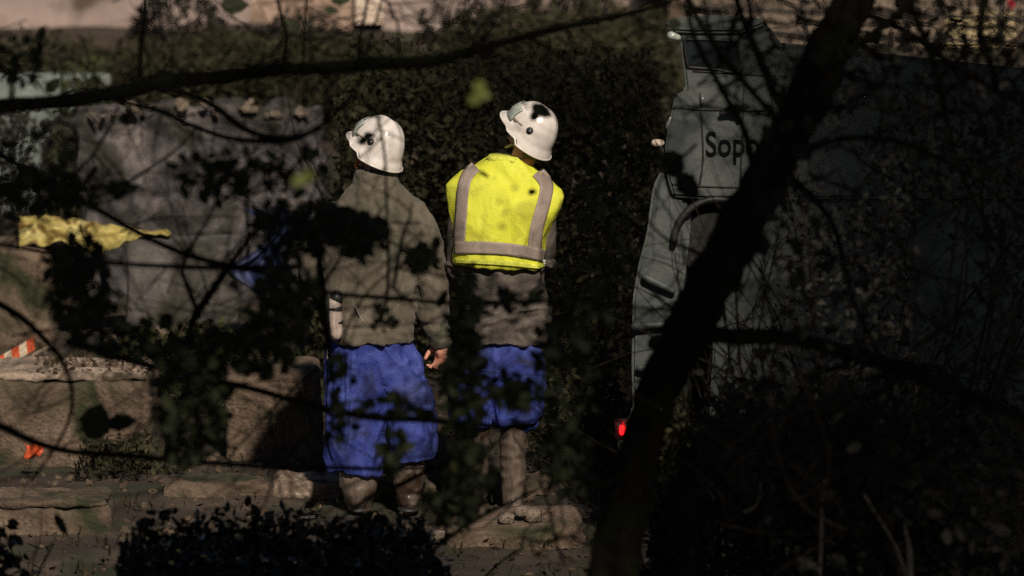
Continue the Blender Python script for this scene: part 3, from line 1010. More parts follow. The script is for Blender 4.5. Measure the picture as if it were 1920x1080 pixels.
def strip(name, path, wpx, m, parent, off=.004, n=60, across=7):
    """a band laid on the back of the vest along pixel points, width in pixels"""
    pts, _ = resample([Vector((a, b, 0)) for a, b in path], [1] * len(path), 8)
    V, F = [], []
    k = 0
    for i, p in enumerate(pts):
        t = (pts[min(i + 1, len(pts) - 1)] - pts[max(i - 1, 0)]).normalized()
        w = Vector((-t.y, t.x, 0))
        for j in range(across):
            q = p + w * wpx * (j / (across - 1) - .5)
            g0 = P(q.x, q.y, YR - 1)
            dd = (P(q.x, q.y, YR + 1) - g0).normalized()
            hit = bvh.ray_cast(g0, dd)
            if hit[0] is None:
                V.append(P(q.x, q.y, YR - .0))
            else:
                nn = hit[1] if hit[1].dot(dd) < 0 else -hit[1]
                V.append(hit[0] + nn * off * .4 - dd * off)
    N = len(pts)
    F = [(i * across + j, i * across + j + 1, (i + 1) * across + j + 1, (i + 1) * across + j) for i in range(N - 1) for j in range(across - 1)]
    o = pyd(name, V, F, m, parent)
    s = o.modifiers.new('thickness', 'SOLIDIFY')
    s.thickness = .003
    s.offset = 0
    return o


strip('reflective_tape', [(892, 312), (876, 330), (868, 360), (865, 400), (862, 440), (861, 455)], 22, M['tape'], vs)
strip('reflective_tape', [(1008, 322), (1024, 345), (1020, 378), (1008, 420), (1003, 450), (1002, 468)], 25, M['tape'], vs)
strip('reflective_tape', [(852, 465), (900, 464), (950, 467), (990, 473), (1021, 480)], 23, M['tape'], vs, .006)
strip('binding', [(853, 489), (900, 491), (950, 494), (1000, 499), (1021, 501)], 8, M['binding'], vs, .006)
V, F = loft_geo([Rg(910, 988, 301, YR, .086, 2.2, -.05), Rg(914, 984, 296, YR, .086, 2.2, -.05), Rg(917, 978, 291, YR, .080, 2.2, -.05)], 32)
pyd('collar', V, F, M['binding'], vs)
V, F = tube_geo([P(1020, 489, YR - .16), P(1021, 494, YR - .16)], [.006, .006], 8)
pyd('snap', V, F, M['helmet'], vs)
# trousers
G = [loft_geo([Rg(846, 918, 795, YR, .095), Rg(842, 924, 770, YR, .11), Rg(846, 928, 720, YR, .115), Rg(856, 944, 670, YR, .12), Rg(866, 960, 626, YR, .12)], 40)]
G += [loft_geo([Rg(930, 1010, 796, YR, .10, 2.4, .03), Rg(922, 1018, 782, YR, .118), Rg(921, 1019, 750, YR, .12), Rg(920, 1019, 700, YR, .12), Rg(915, 1019, 660, YR, .12), Rg(905, 1018, 626, YR, .12)], 40)]
G += [loft_geo([Rg(870, 1012, 700, YR, .11), Rg(868, 1018, 665, YR, .12), Rg(872, 1018, 622, YR, .12)], 40)]
me = remesh(mesh_join(G), .0068, 3)
displace(me, cloth_fold(.034, 2.2, 21.0))
finish('trousers', me, M['blue'], man2)
V, F = chain([P(948, 797, YR - .02), P(958, 806, YR - .03), P(985, 800, YR - .02), P(1003, 794, YR)], [.022, .03, .028, .02], 12, 3)
me = remesh((V, F), .006, 2)
displace(me, cloth_fold(.01, 1, 3))
finish('trouser_cuff', me, M['blue'], man2)
boots(man2, Vector((P(962, 985, YR).x, YR, -0.03)), P(0, 790, YR).z, .064)
boots(man2, Vector((P(892, 975, YR).x, YR, -0.02)), P(0, 780, YR).z, .066)

# ------------------------------------------------------------------ truck on the right
YT = -1.0
tk = empty('truck', (P(1500, 900, YT).x, YT, 0.0), 'dusty grey green truck with dark lettering on its side behind the leaning trunk', 'truck')


def prism(name, pts, y0, y1, m, parent, bev=.02, smooth=False, seg=2, back=(0, 0)):
    bm = bmesh.new()
    vs_ = [bm.verts.new((p.x, y0 + (p.y - YT), p.z)) for p in pts]
    f = bm.faces.new(vs_)
    if f.normal.y > 0:
        f.normal_flip()
    r = bmesh.ops.extrude_face_region(bm, geom=[f])
    nv = [v for v in r['geom'] if isinstance(v, bmesh.types.BMVert)]
    for v in nv:
        v.co.y += (y1 - y0)
        v.co.x += back[0] * (y1 - y0)
        v.co.z -= back[1] * (y1 - y0)
    bmesh.ops.recalc_face_normals(bm, faces=bm.faces)
    if bev:
        bmesh.ops.bevel(bm, geom=list(bm.edges), offset=bev, segments=seg, affect='EDGES', clamp_overlap=True)
    me = bpy.data.meshes.new(name)
    bm.to_mesh(me)
    bm.free()
    return finish(name, me, m, parent, smooth)


def Q(l, Y=YT):
    return [P(a, b, Y) for a, b in l]


upper = [(1282, 132), (1286, 166), (1266, 178), (1257, 215), (1250, 255), (1245, 292), (1250, 330), (1262, 368), (1300, 372), (1900, 372), (2320, 380), (2320, 190), (1925, 128), (1458, 79), (1440, 46), (1300, 44),
         (1272, 60), (1276, 80)]
ub = prism('cab_body', Q(upper), YT, YT + 1.9, M['truck'], tk, .012, back=(.09, .17))
vis = prism('roof_visor', Q([(1247, 47), (1251, 35), (1275, 30), (1340, 26), (1430, 34), (1436, 44), (1390, 60), (1300, 60), (1262, 58)]), YT - .03, YT + 1.0, M['truck'], tk, .012, back=(.09, .17))
V, F = tube_geo(Q([(1258, 66), (1272, 71)], YT - .02), [.018, .014], 10)
pyd('marker_lamp', V, F, M['visor'], tk)
win = prism('window', Q([(1290, 126), (1284, 80), (1300, 74), (1360, 76), (1378, 82), (1385, 92), (1385, 134), (1340, 130)]), YT - .004, YT + .02, M['glass'], tk, .003)
fr_ = resample(Q([(1290, 126), (1284, 80), (1300, 74), (1360, 76), (1378, 82), (1385, 92), (1385, 134), (1340, 130), (1290, 126)], YT - .006), [.006] * 9, 5)
pyd('window_frame', *tube_geo(*fr_, 6), M['black'], win)
for l in ([(1264, 200), (1310, 205), (1380, 207), (1450, 206)], [(1312, 175), (1316, 240), (1318, 300), (1312, 345)], [(1262, 345), (1330, 350), (1450, 352)], [(1450, 206), (1452, 300), (1450, 360)], [(1250, 130), (1300, 133), (1420, 140)][1:] + [(1455, 142)],
          [(1560, 200), (1700, 205), (1900, 215)], [(1750, 215), (1760, 300), (1765, 372)]):
    pts, rd = resample(Q(l, YT - .003), [.004] * len(l), 3)
    o = pyd('seam', *tube_geo(pts, rd, 6), M['black'], ub)
V, F = tube_geo(Q([(1352, 213), (1366, 209), (1384, 213), (1386, 222)], YT - .03), [.010, .014, .014, .009], 10)
pyd('door_handle', V, F, M['black'], tk)
V, F = tube_geo(Q([(1318, 184), (1317, 193)], YT - .02), [.006, .006], 8)
pyd('hinge_pin', V, F, M['chrome'], tk)
V, F = tube_geo(Q([(1257, 221), (1253, 232), (1251, 240)], YT - .012), [.005, .008, .005], 8)
pyd('edge_trim', V, F, M['chrome'], tk)
# mirror lamp on a stalk
V, F = tube_geo(Q([(1228, 268), (1240, 268)], YT + .05), [.017, .015], 12)
kn = pyd('side_marker', V, F, M['cream'], tk)
V, F = tube_geo(Q([(1238, 272), (1246, 290), (1252, 300)], YT + .05), [.008, .010, .012], 8)
pyd('stalk', V, F, M['black'], kn)
lower = [(1240, 318), (1262, 368), (1285, 372), (1296, 420), (1290, 470), (1280, 560), (1268, 700), (1262, 792), (1172, 792), (1186, 770), (1184, 690), (1186, 560), (1196, 500), (1212, 440), (1224, 350)]
lo = prism('fender', Q(lower), YT + .03, YT + 1.8, M['truck'], tk, .015, back=(.12, .17))
prism('bumper', Q([(1160, 786), (1262, 790), (1262, 856), (1168, 862), (1156, 830)]), YT - .02, YT + 1.85, M['black'], tk, .015, back=(.06, .17))
side = [(1420, 374), (2300, 382), (2300, 800), (1840, 800), (1810, 730), (1760, 690), (1640, 670), (1520, 700), (1480, 800), (1330, 800), (1340, 600), (1385, 470)]
prism('side_skirt', Q(side), YT + .04, YT + 1.8, M['truck'], tk, .01, back=(.0, .17))
# wheel arch, step
for cx, cy, r in ((1345, 455, 74), (1645, 830, 118)):
    c = P(cx, cy, YT)
    k = S(YT)
    if cx > 1500:
        w0 = empty('wheel', c - tk.location, None)
        w0.parent = tk
        V, F = [], []
        prof_ = [(.42, .02), (.60, .0), (.66, -.02), (.86, -.02), (.97, .02), (1.0, .06), (1.0, .2), (.96, .24), (.6, .24)]
        for i in range(40):
            a = 2 * math.pi * i / 40
            for rr, dy in prof_:
                V.append(c + Vector((rr * r * k * math.cos(a), dy, rr * r * k * math.sin(a))))
        n = len(prof_)
        F = [(i * n + j, i * n + j + 1, ((i + 1) % 40) * n + j + 1, ((i + 1) % 40) * n + j) for i in range(40) for j in range(n - 1)]
        o = pyd('tyre', V, F, M['tyre'], w0)
        V, F = tube_geo([c + Vector((0, .03, 0)), c + Vector((0, .06, 0)), c + Vector((0, .1, 0))], [r * k * .2, r * k * .58, r * k * .6], 24, caps=False)
        pyd('rim', V, F, M['rim'], w0)
    an = [(cx + r * 1.1 * math.cos(R(t)), cy - r * 1.1 * math.sin(R(t))) for t in range(0, 181, 15)]
    pts, rd = resample(Q(an, YT - .0), [.016] * len(an), 2)
    pyd('wheel_arch', *tube_geo(pts, rd, 8), M['black'], tk)
w1c = P(1345, 462, YT + .06)
V, F = tube_geo([w1c, w1c + Vector((0, .2, 0))], [68 * S(YT), 68 * S(YT)], 28, caps=False)
pyd('locker_recess', V, F, M['tyre'], tk, False)
V, F = tube_geo([P(1365, 420, YT + .05), P(1362, 455, YT + .05)], [.05, .045], 12)
pyd('air_tank', V, F, M['rim'], tk)
for a in ((1190, 612, 1272, 606), (1210, 520, 1262, 545), (1200, 690, 1262, 700)):
    V, F = tube_geo([P(a[0], a[1], YT - .0), P(a[2], a[3], YT - .0)], [.018, .014], 8)
    pyd('step_bar', V, F, M['truck'], lo)
lh = empty('tail_light', P(1167, 803, YT - .03) - tk.location)
lh.parent = tk
V, F = tube_geo([P(1168, 795, YT - .03), P(1167, 803, YT - .035), P(1166, 812, YT - .03)], [.009, .015, .010], 12)
pyd('lens', V, F, M['red'], lh)
V, F = loft_geo([(P(1169, 0, YT).x, YT - .0, P(0, 820, YT).z, .034, .03, 5), (P(1169, 0, YT).x, YT - .0, P(0, 786, YT).z, .034, .03, 5)], 24)
pyd('housing', V, F, mat('dark red plastic', [(0.06, .004, .004), (.10, .006, .006)], 8, .4, 0), lh)
V, F = tube_geo([P(1221, 880, YT), P(1223, 950, YT)], [.010, .010], 8)
pyd('reflector_post', V, F, mat('dull red plastic', [(0.09, .008, .008), (.13, .012, .012)], 8, .4, 0), tk)
for txt, px, py, h in (('Sopo', 1322, 292, 47), ('Slo', 1780, 312, 50)):
    cu = bpy.data.curves.new('lettering', 'FONT')
    cu.body = txt
    cu.size = h * S(YT) / .72
    cu.extrude = .0006
    cu.offset = .002
    cu.space_character = 1.04
    to = bpy.data.objects.new('tmp', cu)
    C.objects.link(to)
    dg = bpy.context.evaluated_depsgraph_get()
    me = bpy.data.meshes.new_from_object(to.evaluated_get(dg))
    bpy.data.objects.remove(to)
    p = P(px, py, YT - .006)
    for v in me.vertices:
        v.co = Vector((p.x + v.co.x * .74, p.y - v.co.z, p.z + v.co.y))
    finish('lettering', me, M['letter'], tk, False)


# ------------------------------------------------------------------ trees and branches
def branch(name, pxpts, w, Y, m, parent, sides=10, jit=.12, kk=5, yvar=0.15, seed=0):
    """pxpts pixel points, w widths in pixels"""
    g_ = random.Random(seed + int(pxpts[0][0]) + 31)
    if not isinstance(w, (list, tuple)):
        w = [w] * len(pxpts)
    if len(w) == 2 and len(pxpts) > 2:
        w = [w[0] + (w[1] - w[0]) * i / (len(pxpts) - 1) for i in range(len(pxpts))]
    pts, rad = [], []
    ph = g_.uniform(0, 6)
    for i, (a, b) in enumerate(pxpts):
        y = Y + yvar * math.sin(ph + i * .8)
        pts.append(P(a, b, y))
        rad.append(w[i] * .5 * S(y))
    p, r = resample(pts, rad, kk)
    q = []
    for i, v in enumerate(p):
        q.append(v + Vector((noise.noise(v * 4), noise.noise(v * 4 + Vector((3, 3, 3))), noise.noise(v * 4 + Vector((7, 1, 3))))) * min(.02, r[i] * .8))
    return pyd(name, *tube_geo(q, r, sides, jit), m, parent), q, r


def twigs_geo(base, dirv, length, r, depth, g_, geos, tips, flat=.35):
    n = 6
    p = Vector(base)
    d = Vector(dirv).normalized()
    pts, rad = [p.copy()], [r]
    for i in range(n):
        d = (d + Vector((g_.gauss(0, .2), g_.gauss(0, .2) * flat, g_.gauss(0, .2)))).normalized()
        p = p + d * length / n
        pts.append(p.copy())
        rad.append(r * (1 - .75 * (i + 1) / n))
    geos.append(tube_geo(pts, rad, 5, 0, caps=False))
    tips.append(pts[-1])
    if depth > 0:
        for i in range(1, n):
            if g_.random() < .62:
                a = g_.choice((-1, 1)) * g_.uniform(.5, 1.1)
                dd = d.copy()
                x, z = dd.x, dd.z
                dd.x = x * math.cos(a) - z * math.sin(a)
                dd.z = x * math.sin(a) + z * math.cos(a)
                dd.y += g_.gauss(0, .3)
                twigs_geo(pts[i], dd, length * g_.uniform(.35, .65), rad[i] * .6, depth - 1, g_, geos, tips, flat)


# ---- leaning tree (right)
lt = empty('leaning_tree', (P(1040, 1480, -6).x, -6, 0), 'thick black tree trunk leaning right across the truck', 'tree')
YA = -6
tp = [(1065, 1500), (1110, 1250), (1145, 1100), (1172, 960), (1208, 820), (1262, 680), (1330, 540), (1405, 400), (1480, 260), (1545, 130), (1605, 0), (1660, -130), (1730, -330)]
tw_ = [138, 104, 92, 82, 76, 80, 84, 82, 80, 78, 72, 64, 54]
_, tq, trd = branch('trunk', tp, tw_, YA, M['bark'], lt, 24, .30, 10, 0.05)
topA = tq[-1]
for l, w in (([(1262, 612), (1340, 622), (1450, 632), (1560, 650), (1660, 682), (1770, 720), (1930, 790)], (34, 22)),
             ([(1205, 880), (1150, 900), (1090, 915), (1010, 880)], (12, 5)),
             ([(1490, 240), (1440, 150), (1400, 60), (1370, -40)], (22, 10)),
             ([(1420, 370), (1400, 260), (1350, 160), (1300, 60), (1290, -30)], (16, 7)),
             ([(1545, 130), (1640, 60), (1720, -10), (1780, -80)], (20, 12)),
             ([(1600, 20), (1700, 60), (1800, 130), (1880, 180), (1960, 210)], (14, 8)),
             ([(1500, 210), (1440, 215), (1330, 200), (1260, 205)], (9, 4)),
             ([(1660, -60), (1720, 40), (1760, 150), (1800, 320), (1880, 470)], (16, 7)),
             ([(1480, 330), (1560, 420), (1600, 560), (1660, 700), (1700, 860)], (13, 6)),
             ([(1350, 500), (1300, 470), (1240, 440), (1190, 380)], (10, 4)),
             ([(1290, 600), (1240, 560), (1190, 500), (1170, 420)], (9, 4)),
             ([(1215, 820), (1160, 790), (1100, 770), (1040, 775)], (8, 4)),
             ([(1850, -30), (1835, 60), (1860, 130), (1880, 200)], (15, 12)),
             ([(1700, 700), (1640, 740), (1560, 760), (1500, 800)], (14, 6)),
             ([(1490, 300), (1580, 260), (1700, 270), (1820, 330), (1930, 420)], (11, 6))):
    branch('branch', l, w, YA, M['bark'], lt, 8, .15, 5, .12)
geos, tips = [], []
g = random.Random(3)
for i in range(170):
    px, py = g.uniform(1230, 1920), g.uniform(-20, 1000)
    b = P(px, py, YA + g.uniform(-.6, .6))
    a = g.uniform(0, 2 * math.pi)
    twigs_geo(b, (math.cos(a), g.gauss(0, .2), math.sin(a)), g.uniform(.25, .7), g.uniform(.003, .007), 1, g, geos, tips)
for i in range(60):                                                    # denser fan against the lit stones
    px, py = g.uniform(1300, 1900), g.uniform(60, 200)
    b = P(px, py, YA + g.uniform(-.4, .4))
    a = R(90 + g.gauss(0, 45))
    twigs_geo(b, (math.cos(a), 0, math.sin(a)), g.uniform(.25, .5), g.uniform(.004, .008), 1, g, geos, tips)
o = pyd('twigs', *mesh_join(geos), M['twig'], lt)
o['kind'] = 'stuff'
cen = clumped(1000, lambda g_: P(g_.uniform(1430, 1940), g_.uniform(-20, 1080), YA + g_.uniform(-.7, .9)), .12, 2.2, 4)
o = leaves_mesh('foliage', cen, .055, M['leafgrey'], lt, seed=5)
o['kind'] = 'stuff'

# ---- left bare tree: long limb arching over the men, more branches below
bt = empty('bare_tree', (P(-330, 900, -6).x, -6, 0), 'bare dark tree whose long limbs reach in from the left edge', 'tree')
YB2 = -6
branch('trunk', [(-380, 1500), (-360, 1100), (-340, 800), (-330, 500), (-300, 250), (-310, -60), (-360, -350)], (150, 80), YB2, M['bark'], bt, 14, .2, 5, .05)
BL = [
    ([(-310, 300), (-120, 225), (0, 205), (130, 190), (230, 168), (330, 152), (450, 141), (560, 130), (700, 121), (800, 114), (880, 96), (980, 72), (1100, 42), (1230, 10), (1330, -30)],
     [44, 32, 29, 30, 31, 30, 27, 27, 26, 22, 18, 15, 12, 9, 7]),
    ([(215, 186), (290, 205), (350, 232), (420, 254), (490, 264), (545, 262), (610, 228), (670, 160), (690, 90), (722, -20)], [9, 11, 10, 10, 11, 11, 9, 7, 6, 5]),
    ([(300, 163), (360, 178), (410, 202), (450, 232), (490, 252), (540, 258), (590, 244)], [14, 13, 13, 14, 12, 9, 7]),
    ([(277, -20), (270, 50), (264, 110), (266, 160)], [9, 9, 10, 12]),
    ([(516, -20), (526, 30), (536, 70), (534, 128)], [7, 8, 9, 11]),
    ([(574, -20), (571, 50), (568, 125)], [6, 6, 7]),
    ([(690, -20), (684, 30), (674, 80), (672, 125)], [6, 7, 9, 10]),
    ([(715, -20), (738, 30), (746, 48), (746, 110)], [5, 5, 5, 4]),
    ([(222, 200), (205, 240), (175, 290), (140, 330), (125, 400)], [6, 6, 6, 7, 6]),
    ([(372, 236), (330, 280), (280, 316), (220, 348), (150, 360), (90, 400)], [4, 5, 6, 7, 8, 6]),
    ([(-310, 330), (-100, 250), (0, 290), (90, 345), (190, 398), (290, 452), (400, 492), (500, 512), (600, 545), (720, 558), (850, 570), (1000, 566), (1180, 574), (1300, 590)], [30, 18, 14, 14, 13, 12, 12, 12, 9, 9, 9, 7, 7, 5]),
    ([(-300, 420), (-100, 450), (0, 460), (130, 480), (260, 497), (400, 503), (500, 506), (560, 500)], [20, 9, 8, 8, 9, 11, 14, 10]),
    ([(350, 640), (368, 590), (400, 545), (430, 505), (470, 440), (500, 400)], [16, 17, 16, 14, 8, 6]),
    ([(375, 590), (355, 540), (340, 505), (360, 460), (395, 400), (410, 360)], [12, 10, 8, 6, 5, 4]),
    ([(464, 510), (464, 440), (462, 380), (466, 330)], [5, 6, 6, 5]),
    ([(-300, 480), (-80, 540), (0, 572), (55, 605), (95, 645), (120, 680), (134, 730), (130, 780), (108, 830), (60, 900)], [20, 16, 15, 13, 12, 9, 9, 7, 6, 5]),
    ([(-310, 700), (-80, 770), (0, 800), (60, 828), (130, 846), (260, 858), (400, 868), (520, 874), (640, 876), (800, 878), (880, 862), (950, 815)], [24, 18, 17, 14, 13, 12, 10, 9, 9, 8, 8, 5]),
    ([(130, 640), (250, 675), (370, 705), (450, 722), (540, 748), (620, 768), (700, 782), (820, 790), (930, 798), (1060, 815), (1180, 850)], [14, 14, 13, 13, 13, 13, 14, 13, 9, 6, 5]),
    ([(600, 1010), (650, 965), (700, 930), (760, 905), (840, 868), (900, 840)], [5, 7, 10, 11, 9, 6]),
    ([(760, 1080), (830, 1015), (900, 970), (960, 940), (1010, 915)], [8, 9, 8, 7, 5]),
    ([(694, 207), (706, 215), (714, 245), (721, 290), (724, 330), (726, 400), (729, 470), (728, 540), (716, 600)], [5, 5, 5, 6, 5, 5, 6, 6, 4]),
    ([(738, 540), (748, 480), (756, 440), (768, 410), (772, 380)], [7, 7, 6, 5, 3]),
    ([(618, 700), (610, 620), (604, 560), (600, 500), (595, 440), (570, 400)], [10, 14, 16, 15, 12, 8]),
    ([(604, 540), (640, 480), (680, 440), (700, 420)], [7, 6, 5, 4]),
    ([(612, 720), (640, 640), (680, 560), (740, 500)], [5, 5, 5, 4]),
    ([(640, 780), (600, 800), (560, 830), (520, 880)], [5, 5, 4, 4]),
    ([(595, 690), (540, 740), (480, 800), (430, 860)], [5, 5, 4, 3]),
    ([(1010, 900), (1030, 950), (1042, 1010), (1060, 1060)], [5, 5, 6, 5]),
    ([(975, 1005), (1010, 1018), (1042, 1012), (1080, 1006)], [4, 5, 5, 4]),
    ([(1000, 1045), (1040, 1014), (1062, 985)], [3, 5, 3]),
    ([(820, 120), (900, 80), (940, 20), (950, -30)], [9, 7, 5, 4]),
    ([(900, 92), (870, 40), (880, -20)], [6, 5, 4]),
    ([(990, 70), (1080, 130), (1140, 220), (1170, 330)], [7, 6, 5, 4]),
    ([(900, 90), (960, 160), (990, 205)], [6, 5, 3]),
    ([(1290, 0), (1330, 70), (1400, 160), (1470, 240)], [9, 10, 12, 12]),
]
for l, w in BL:
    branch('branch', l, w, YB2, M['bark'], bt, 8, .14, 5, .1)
geos, tips = [], []
g = random.Random(9)
for (l, w) in BL:
    for i in range(len(l) - 1):
        for _ in range(2):
            if g.random() < .6:
                t = g.random()
                a0, a1 = l[i], l[i + 1]
                px, py = a0[0] + (a1[0] - a0[0]) * t, a0[1] + (a1[1] - a0[1]) * t
                if px < 0:
                    continue
                if 800 < px < 1060 and 250 < py < 620:
                    continue
                b = P(px, py, YB2)
                a = math.atan2(-(a1[1] - a0[1]), a1[0] - a0[0]) + g.choice((-1, 1)) * g.uniform(.6, 1.4)
                twigs_geo(b, (math.cos(a), g.gauss(0, .2), math.sin(a)), g.uniform(.12, .38), g.uniform(.0028, .005), 1, g, geos, tips)
for i in range(210):
    px, py = g.uniform(-20, 1230), g.uniform(-20, 1000)
    if 830 < px < 1060 and 200 < py < 520:
        continue
    a = g.choice((g.gauss(0, .5), math.pi + g.gauss(0, .5), g.gauss(1.4, .5)))
    y_ = YB2 + g.uniform(-1.2, .8)
    b = P(px, py, y_)
    e_ = b + Vector((math.cos(a), 0, math.sin(a))) * .5
    qx = 960 + e_.x / S(y_)
    if 840 < qx < 1050 and 220 < py - math.sin(a) * 260 < 500:
        continue
    twigs_geo(b, (math.cos(a), g.gauss(0, .15), math.sin(a)), g.uniform(.3, .8), g.uniform(.0025, .0045), 1, g, geos, tips)
o = pyd('twigs', *mesh_join(geos), M['twig'], bt)
o['kind'] = 'stuff'


# large single leaves
def leaf(px, py, L_, W_, ang, Y, m, parent, label=None):
    """one broad leaf: length, width in pixels, angle in degrees in the picture"""
    k = S(Y)
    c = P(px, py, Y)
    V = []
    n = 9
    for i in range(n):
        t = i / (n - 1)
        w = math.sin(math.pi * t ** .8) ** .8 * .5 * (1 + .12 * math.sin(t * 20))
        for s in (-1, 0, 1):
            V.append((L_ * k * (t - .5), W_ * k * w * s, (.06 * abs(s) + .10 * math.sin(t * 3)) * W_ * k))
    a = R(ang)
    e = Vector((math.cos(a), 0, math.sin(a)))
    h = Vector((-math.sin(a), .5, math.cos(a)))
    nn = Vector((0, -1, .2))
    V = [c + e * v[0] + h * v[1] + nn * v[2] for v in V]
    F = [(i * 3 + j, i * 3 + j + 1, (i + 1) * 3 + j + 1, (i + 1) * 3 + j) for i in range(n - 1) for j in range(2)]
    o = pyd('leaf', V, F, m, parent)
    if label:
        o['label'] = label
    return o


for a in ((684, 262, 30, 15, 35, -5.4, 'leafdark'), (693, 254, 24, 13, -10, -5.4, 'leafdark'), (697, 213, 26, 14, 5, -5.2, 'leafdark'), (1016, 208, 46, 24, -28, -5.4, 'leafdark'), (1004, 216, 26, 18, 50, -5.4, 'leafdark'), 
          
          (908, 327, 26, 7, -30, -5.6, 'moss'), (998, 360, 18, 12, 10, -5.6, 'leafdark'), (948, 398, 14, 8, 40, -8.5, 'moss'), (935, 378, 12, 7, 70, -8.5, 'moss'), (965, 352, 12, 7, 20, -8.5, 'moss'), (942, 425, 15, 9, -20, -8.5, 'moss'),  # small leaves over the vest, standing in for soft shadow blotches
          (562, 338, 34, 22, 20, -10, 'leafyel'), (578, 330, 30, 20, 80, -10, 'leafyel'), (900, 165, 30, 22, -70, -10, 'leafyel'), (893, 184, 34, 20, 40, -10, 'leafyel'), (908, 178, 26, 16, -20, -10, 'leafyel'), (640, 0, 40, 20, 5, -5, 'leafdark'), (622, 20, 30, 14, -8, -5, 'leafdark'), (238, 354, 56, 22, 5, -5.6, 'leafdark'),
          (240, 224, 40, 22, -10, -5.6, 'leafdark'), (415, 312, 60, 24, 4, -5.6, 'leafdark'), (1030, 662, 30, 24, 20, -5, 'moss'), (885, 818, 40, 20, 30, -5, 'moss'), (800, 480, 44, 26, -8, -5.4, 'leafdark'),
          (640, 415, 90, 60, 15, -5.4, 'leafdark'), (690, 430, 74, 50, -20, -5.4, 'leafdark'), (600, 430, 80, 52, 60, -5.4, 'leafdark'), (665, 470, 60, 30, 0, -5.4, 'leafdark'), (830, 560, 40, 16, 60, -5.4, 'leafdark'),
          (968, 735, 64, 46, 15, -5.4, 'leafdark'), (180, 790, 74, 60, 70, -5.4, 'moss'), (228, 792, 60, 30, 10, -5.4, 'leafdark'), (790, 462, 30, 16, 30, -5.4, 'leafdark'), (115, 985, 50, 16, -60, -5, 'leafdark'),
          (545, 50, 40, 26, 10, -5, 'leafdark'), (440, 10, 54, 34, 0, -5, 'leafdark'), (580, 290, 30, 20, 0, -5, 'leafdark'), (100, 160, 40, 22, 40, -5, 'leafdark'), (1380, 205, 50, 22, 5, -5.4, 'leafdark'),
          (1262, 310, 60, 46, -60, -5.4, 'leafdark'), (1290, 350, 60, 40, -50, -5.4, 'leafdark'), (1265, 45, 26, 22, 0, -5.4, 'leafdark'), (1230, 640, 40, 24, 40, -5.4, 'leafdark')):
    leaf(*a[:6], M[a[6]], bt)

# dark leaf clumps on the left tree
cl = []
g = random.Random(17)
for (px, py, rx, ry, n) in ((598, 425, 56, 40, 190), (680, 440, 50, 34, 130), (535, 565, 62, 70, 300), (480, 660, 80, 40, 230), (878, 600, 24, 100, 220), (868, 720, 34, 100, 300), (880, 880, 44, 60, 200), (790, 480, 36, 22, 70),
                            (150, 540, 62, 95, 420), (150, 480, 50, 16, 50), (360, 760, 62, 115, 520), (110, 355, 130, 32, 170), (520, 440, 50, 60, 120), (965, 735, 36, 28, 90), (640, 700, 20, 60, 40), (738, 845, 26, 42, 70), (690, 765, 70, 16, 46), (640, 800, 20, 30, 18), (780, 760, 40, 14, 22), (720, 600, 40, 14, 26), (970, 560, 50, 18, 34), (50, 320, 90, 90, 120),  # clumps over the blue trousers stand in for dark leaf shadows
                            (30, 110, 90, 50, 110), (420, 330, 90, 40, 130), (1060, 570, 40, 70, 80), (1130, 450, 46, 200, 200), (1060, 700, 60, 100, 160), (850, 950, 60, 40, 140), (1060, 860, 50, 60, 120), (300, 640, 160, 40, 260), (560, 330, 60, 50, 60)):
    for _ in range(n):
        a, r = g.uniform(0, 6.283), math.sqrt(g.random())
        cl.append(tuple(P(px + rx * r * math.cos(a), py + ry * r * math.sin(a), g.uniform(-7.6, -6.0))))
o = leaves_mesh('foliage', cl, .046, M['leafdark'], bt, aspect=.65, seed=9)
o['kind'] = 'stuff'


# ------------------------------------------------------------------ hedges, shrubs, ground ivy
def shrub(name, label, cat, x0, x1, y0, y1, ztop, n, size, m, thr=-.05, sc=2.2, seed=1, stems=8, zb=0.0, group=None):
    e_ = empty(name, ((x0 + x1) / 2, (y0 + y1) / 2, zb), label, cat, group)

    def smp(g_):
        x, y = g_.uniform(x0, x1), g_.uniform(y0, y1)
        zt = ztop(x) if callable(ztop) else ztop
        zt += .10 * noise.noise(Vector((x * 3, y * 2, seed)))
        ed = min(1, min(x - x0, x1 - x) / .25 + .35)
        return Vector((x, y, zb + (zt - zb) * ed * g_.random() ** .75))
    o_ = leaves_mesh('foliage', clumped(n, smp, thr, sc, seed), size, m, e_, seed=seed)
    o_['kind'] = 'stuff'
    ge = []
    g_ = random.Random(seed)
    for _ in range(stems):
        x, y = g_.uniform(x0 + .1, x1 - .1), g_.uniform(y0, y1)
        zt = (ztop(x) if callable(ztop) else ztop)
        twigs_geo((x, y, zb - .03), (g_.gauss(0, .25), g_.gauss(0, .1), 1), (zt - zb) * g_.uniform(.7, 1.05), .012, 1, g_, ge, [])
    s_ = pyd('stems', *mesh_join(ge), M['twig'], e_)
    s_['kind'] = 'stuff'
    return e_


def zt_hedge(x):
    px = 960 + x / S(4.5)
    if px < 640:
        py = 300 - (640 - px) * -1.0
    elif px < 1240:
        py = 105
    else:
        py = 120
    return P(px, py, 4.5).z


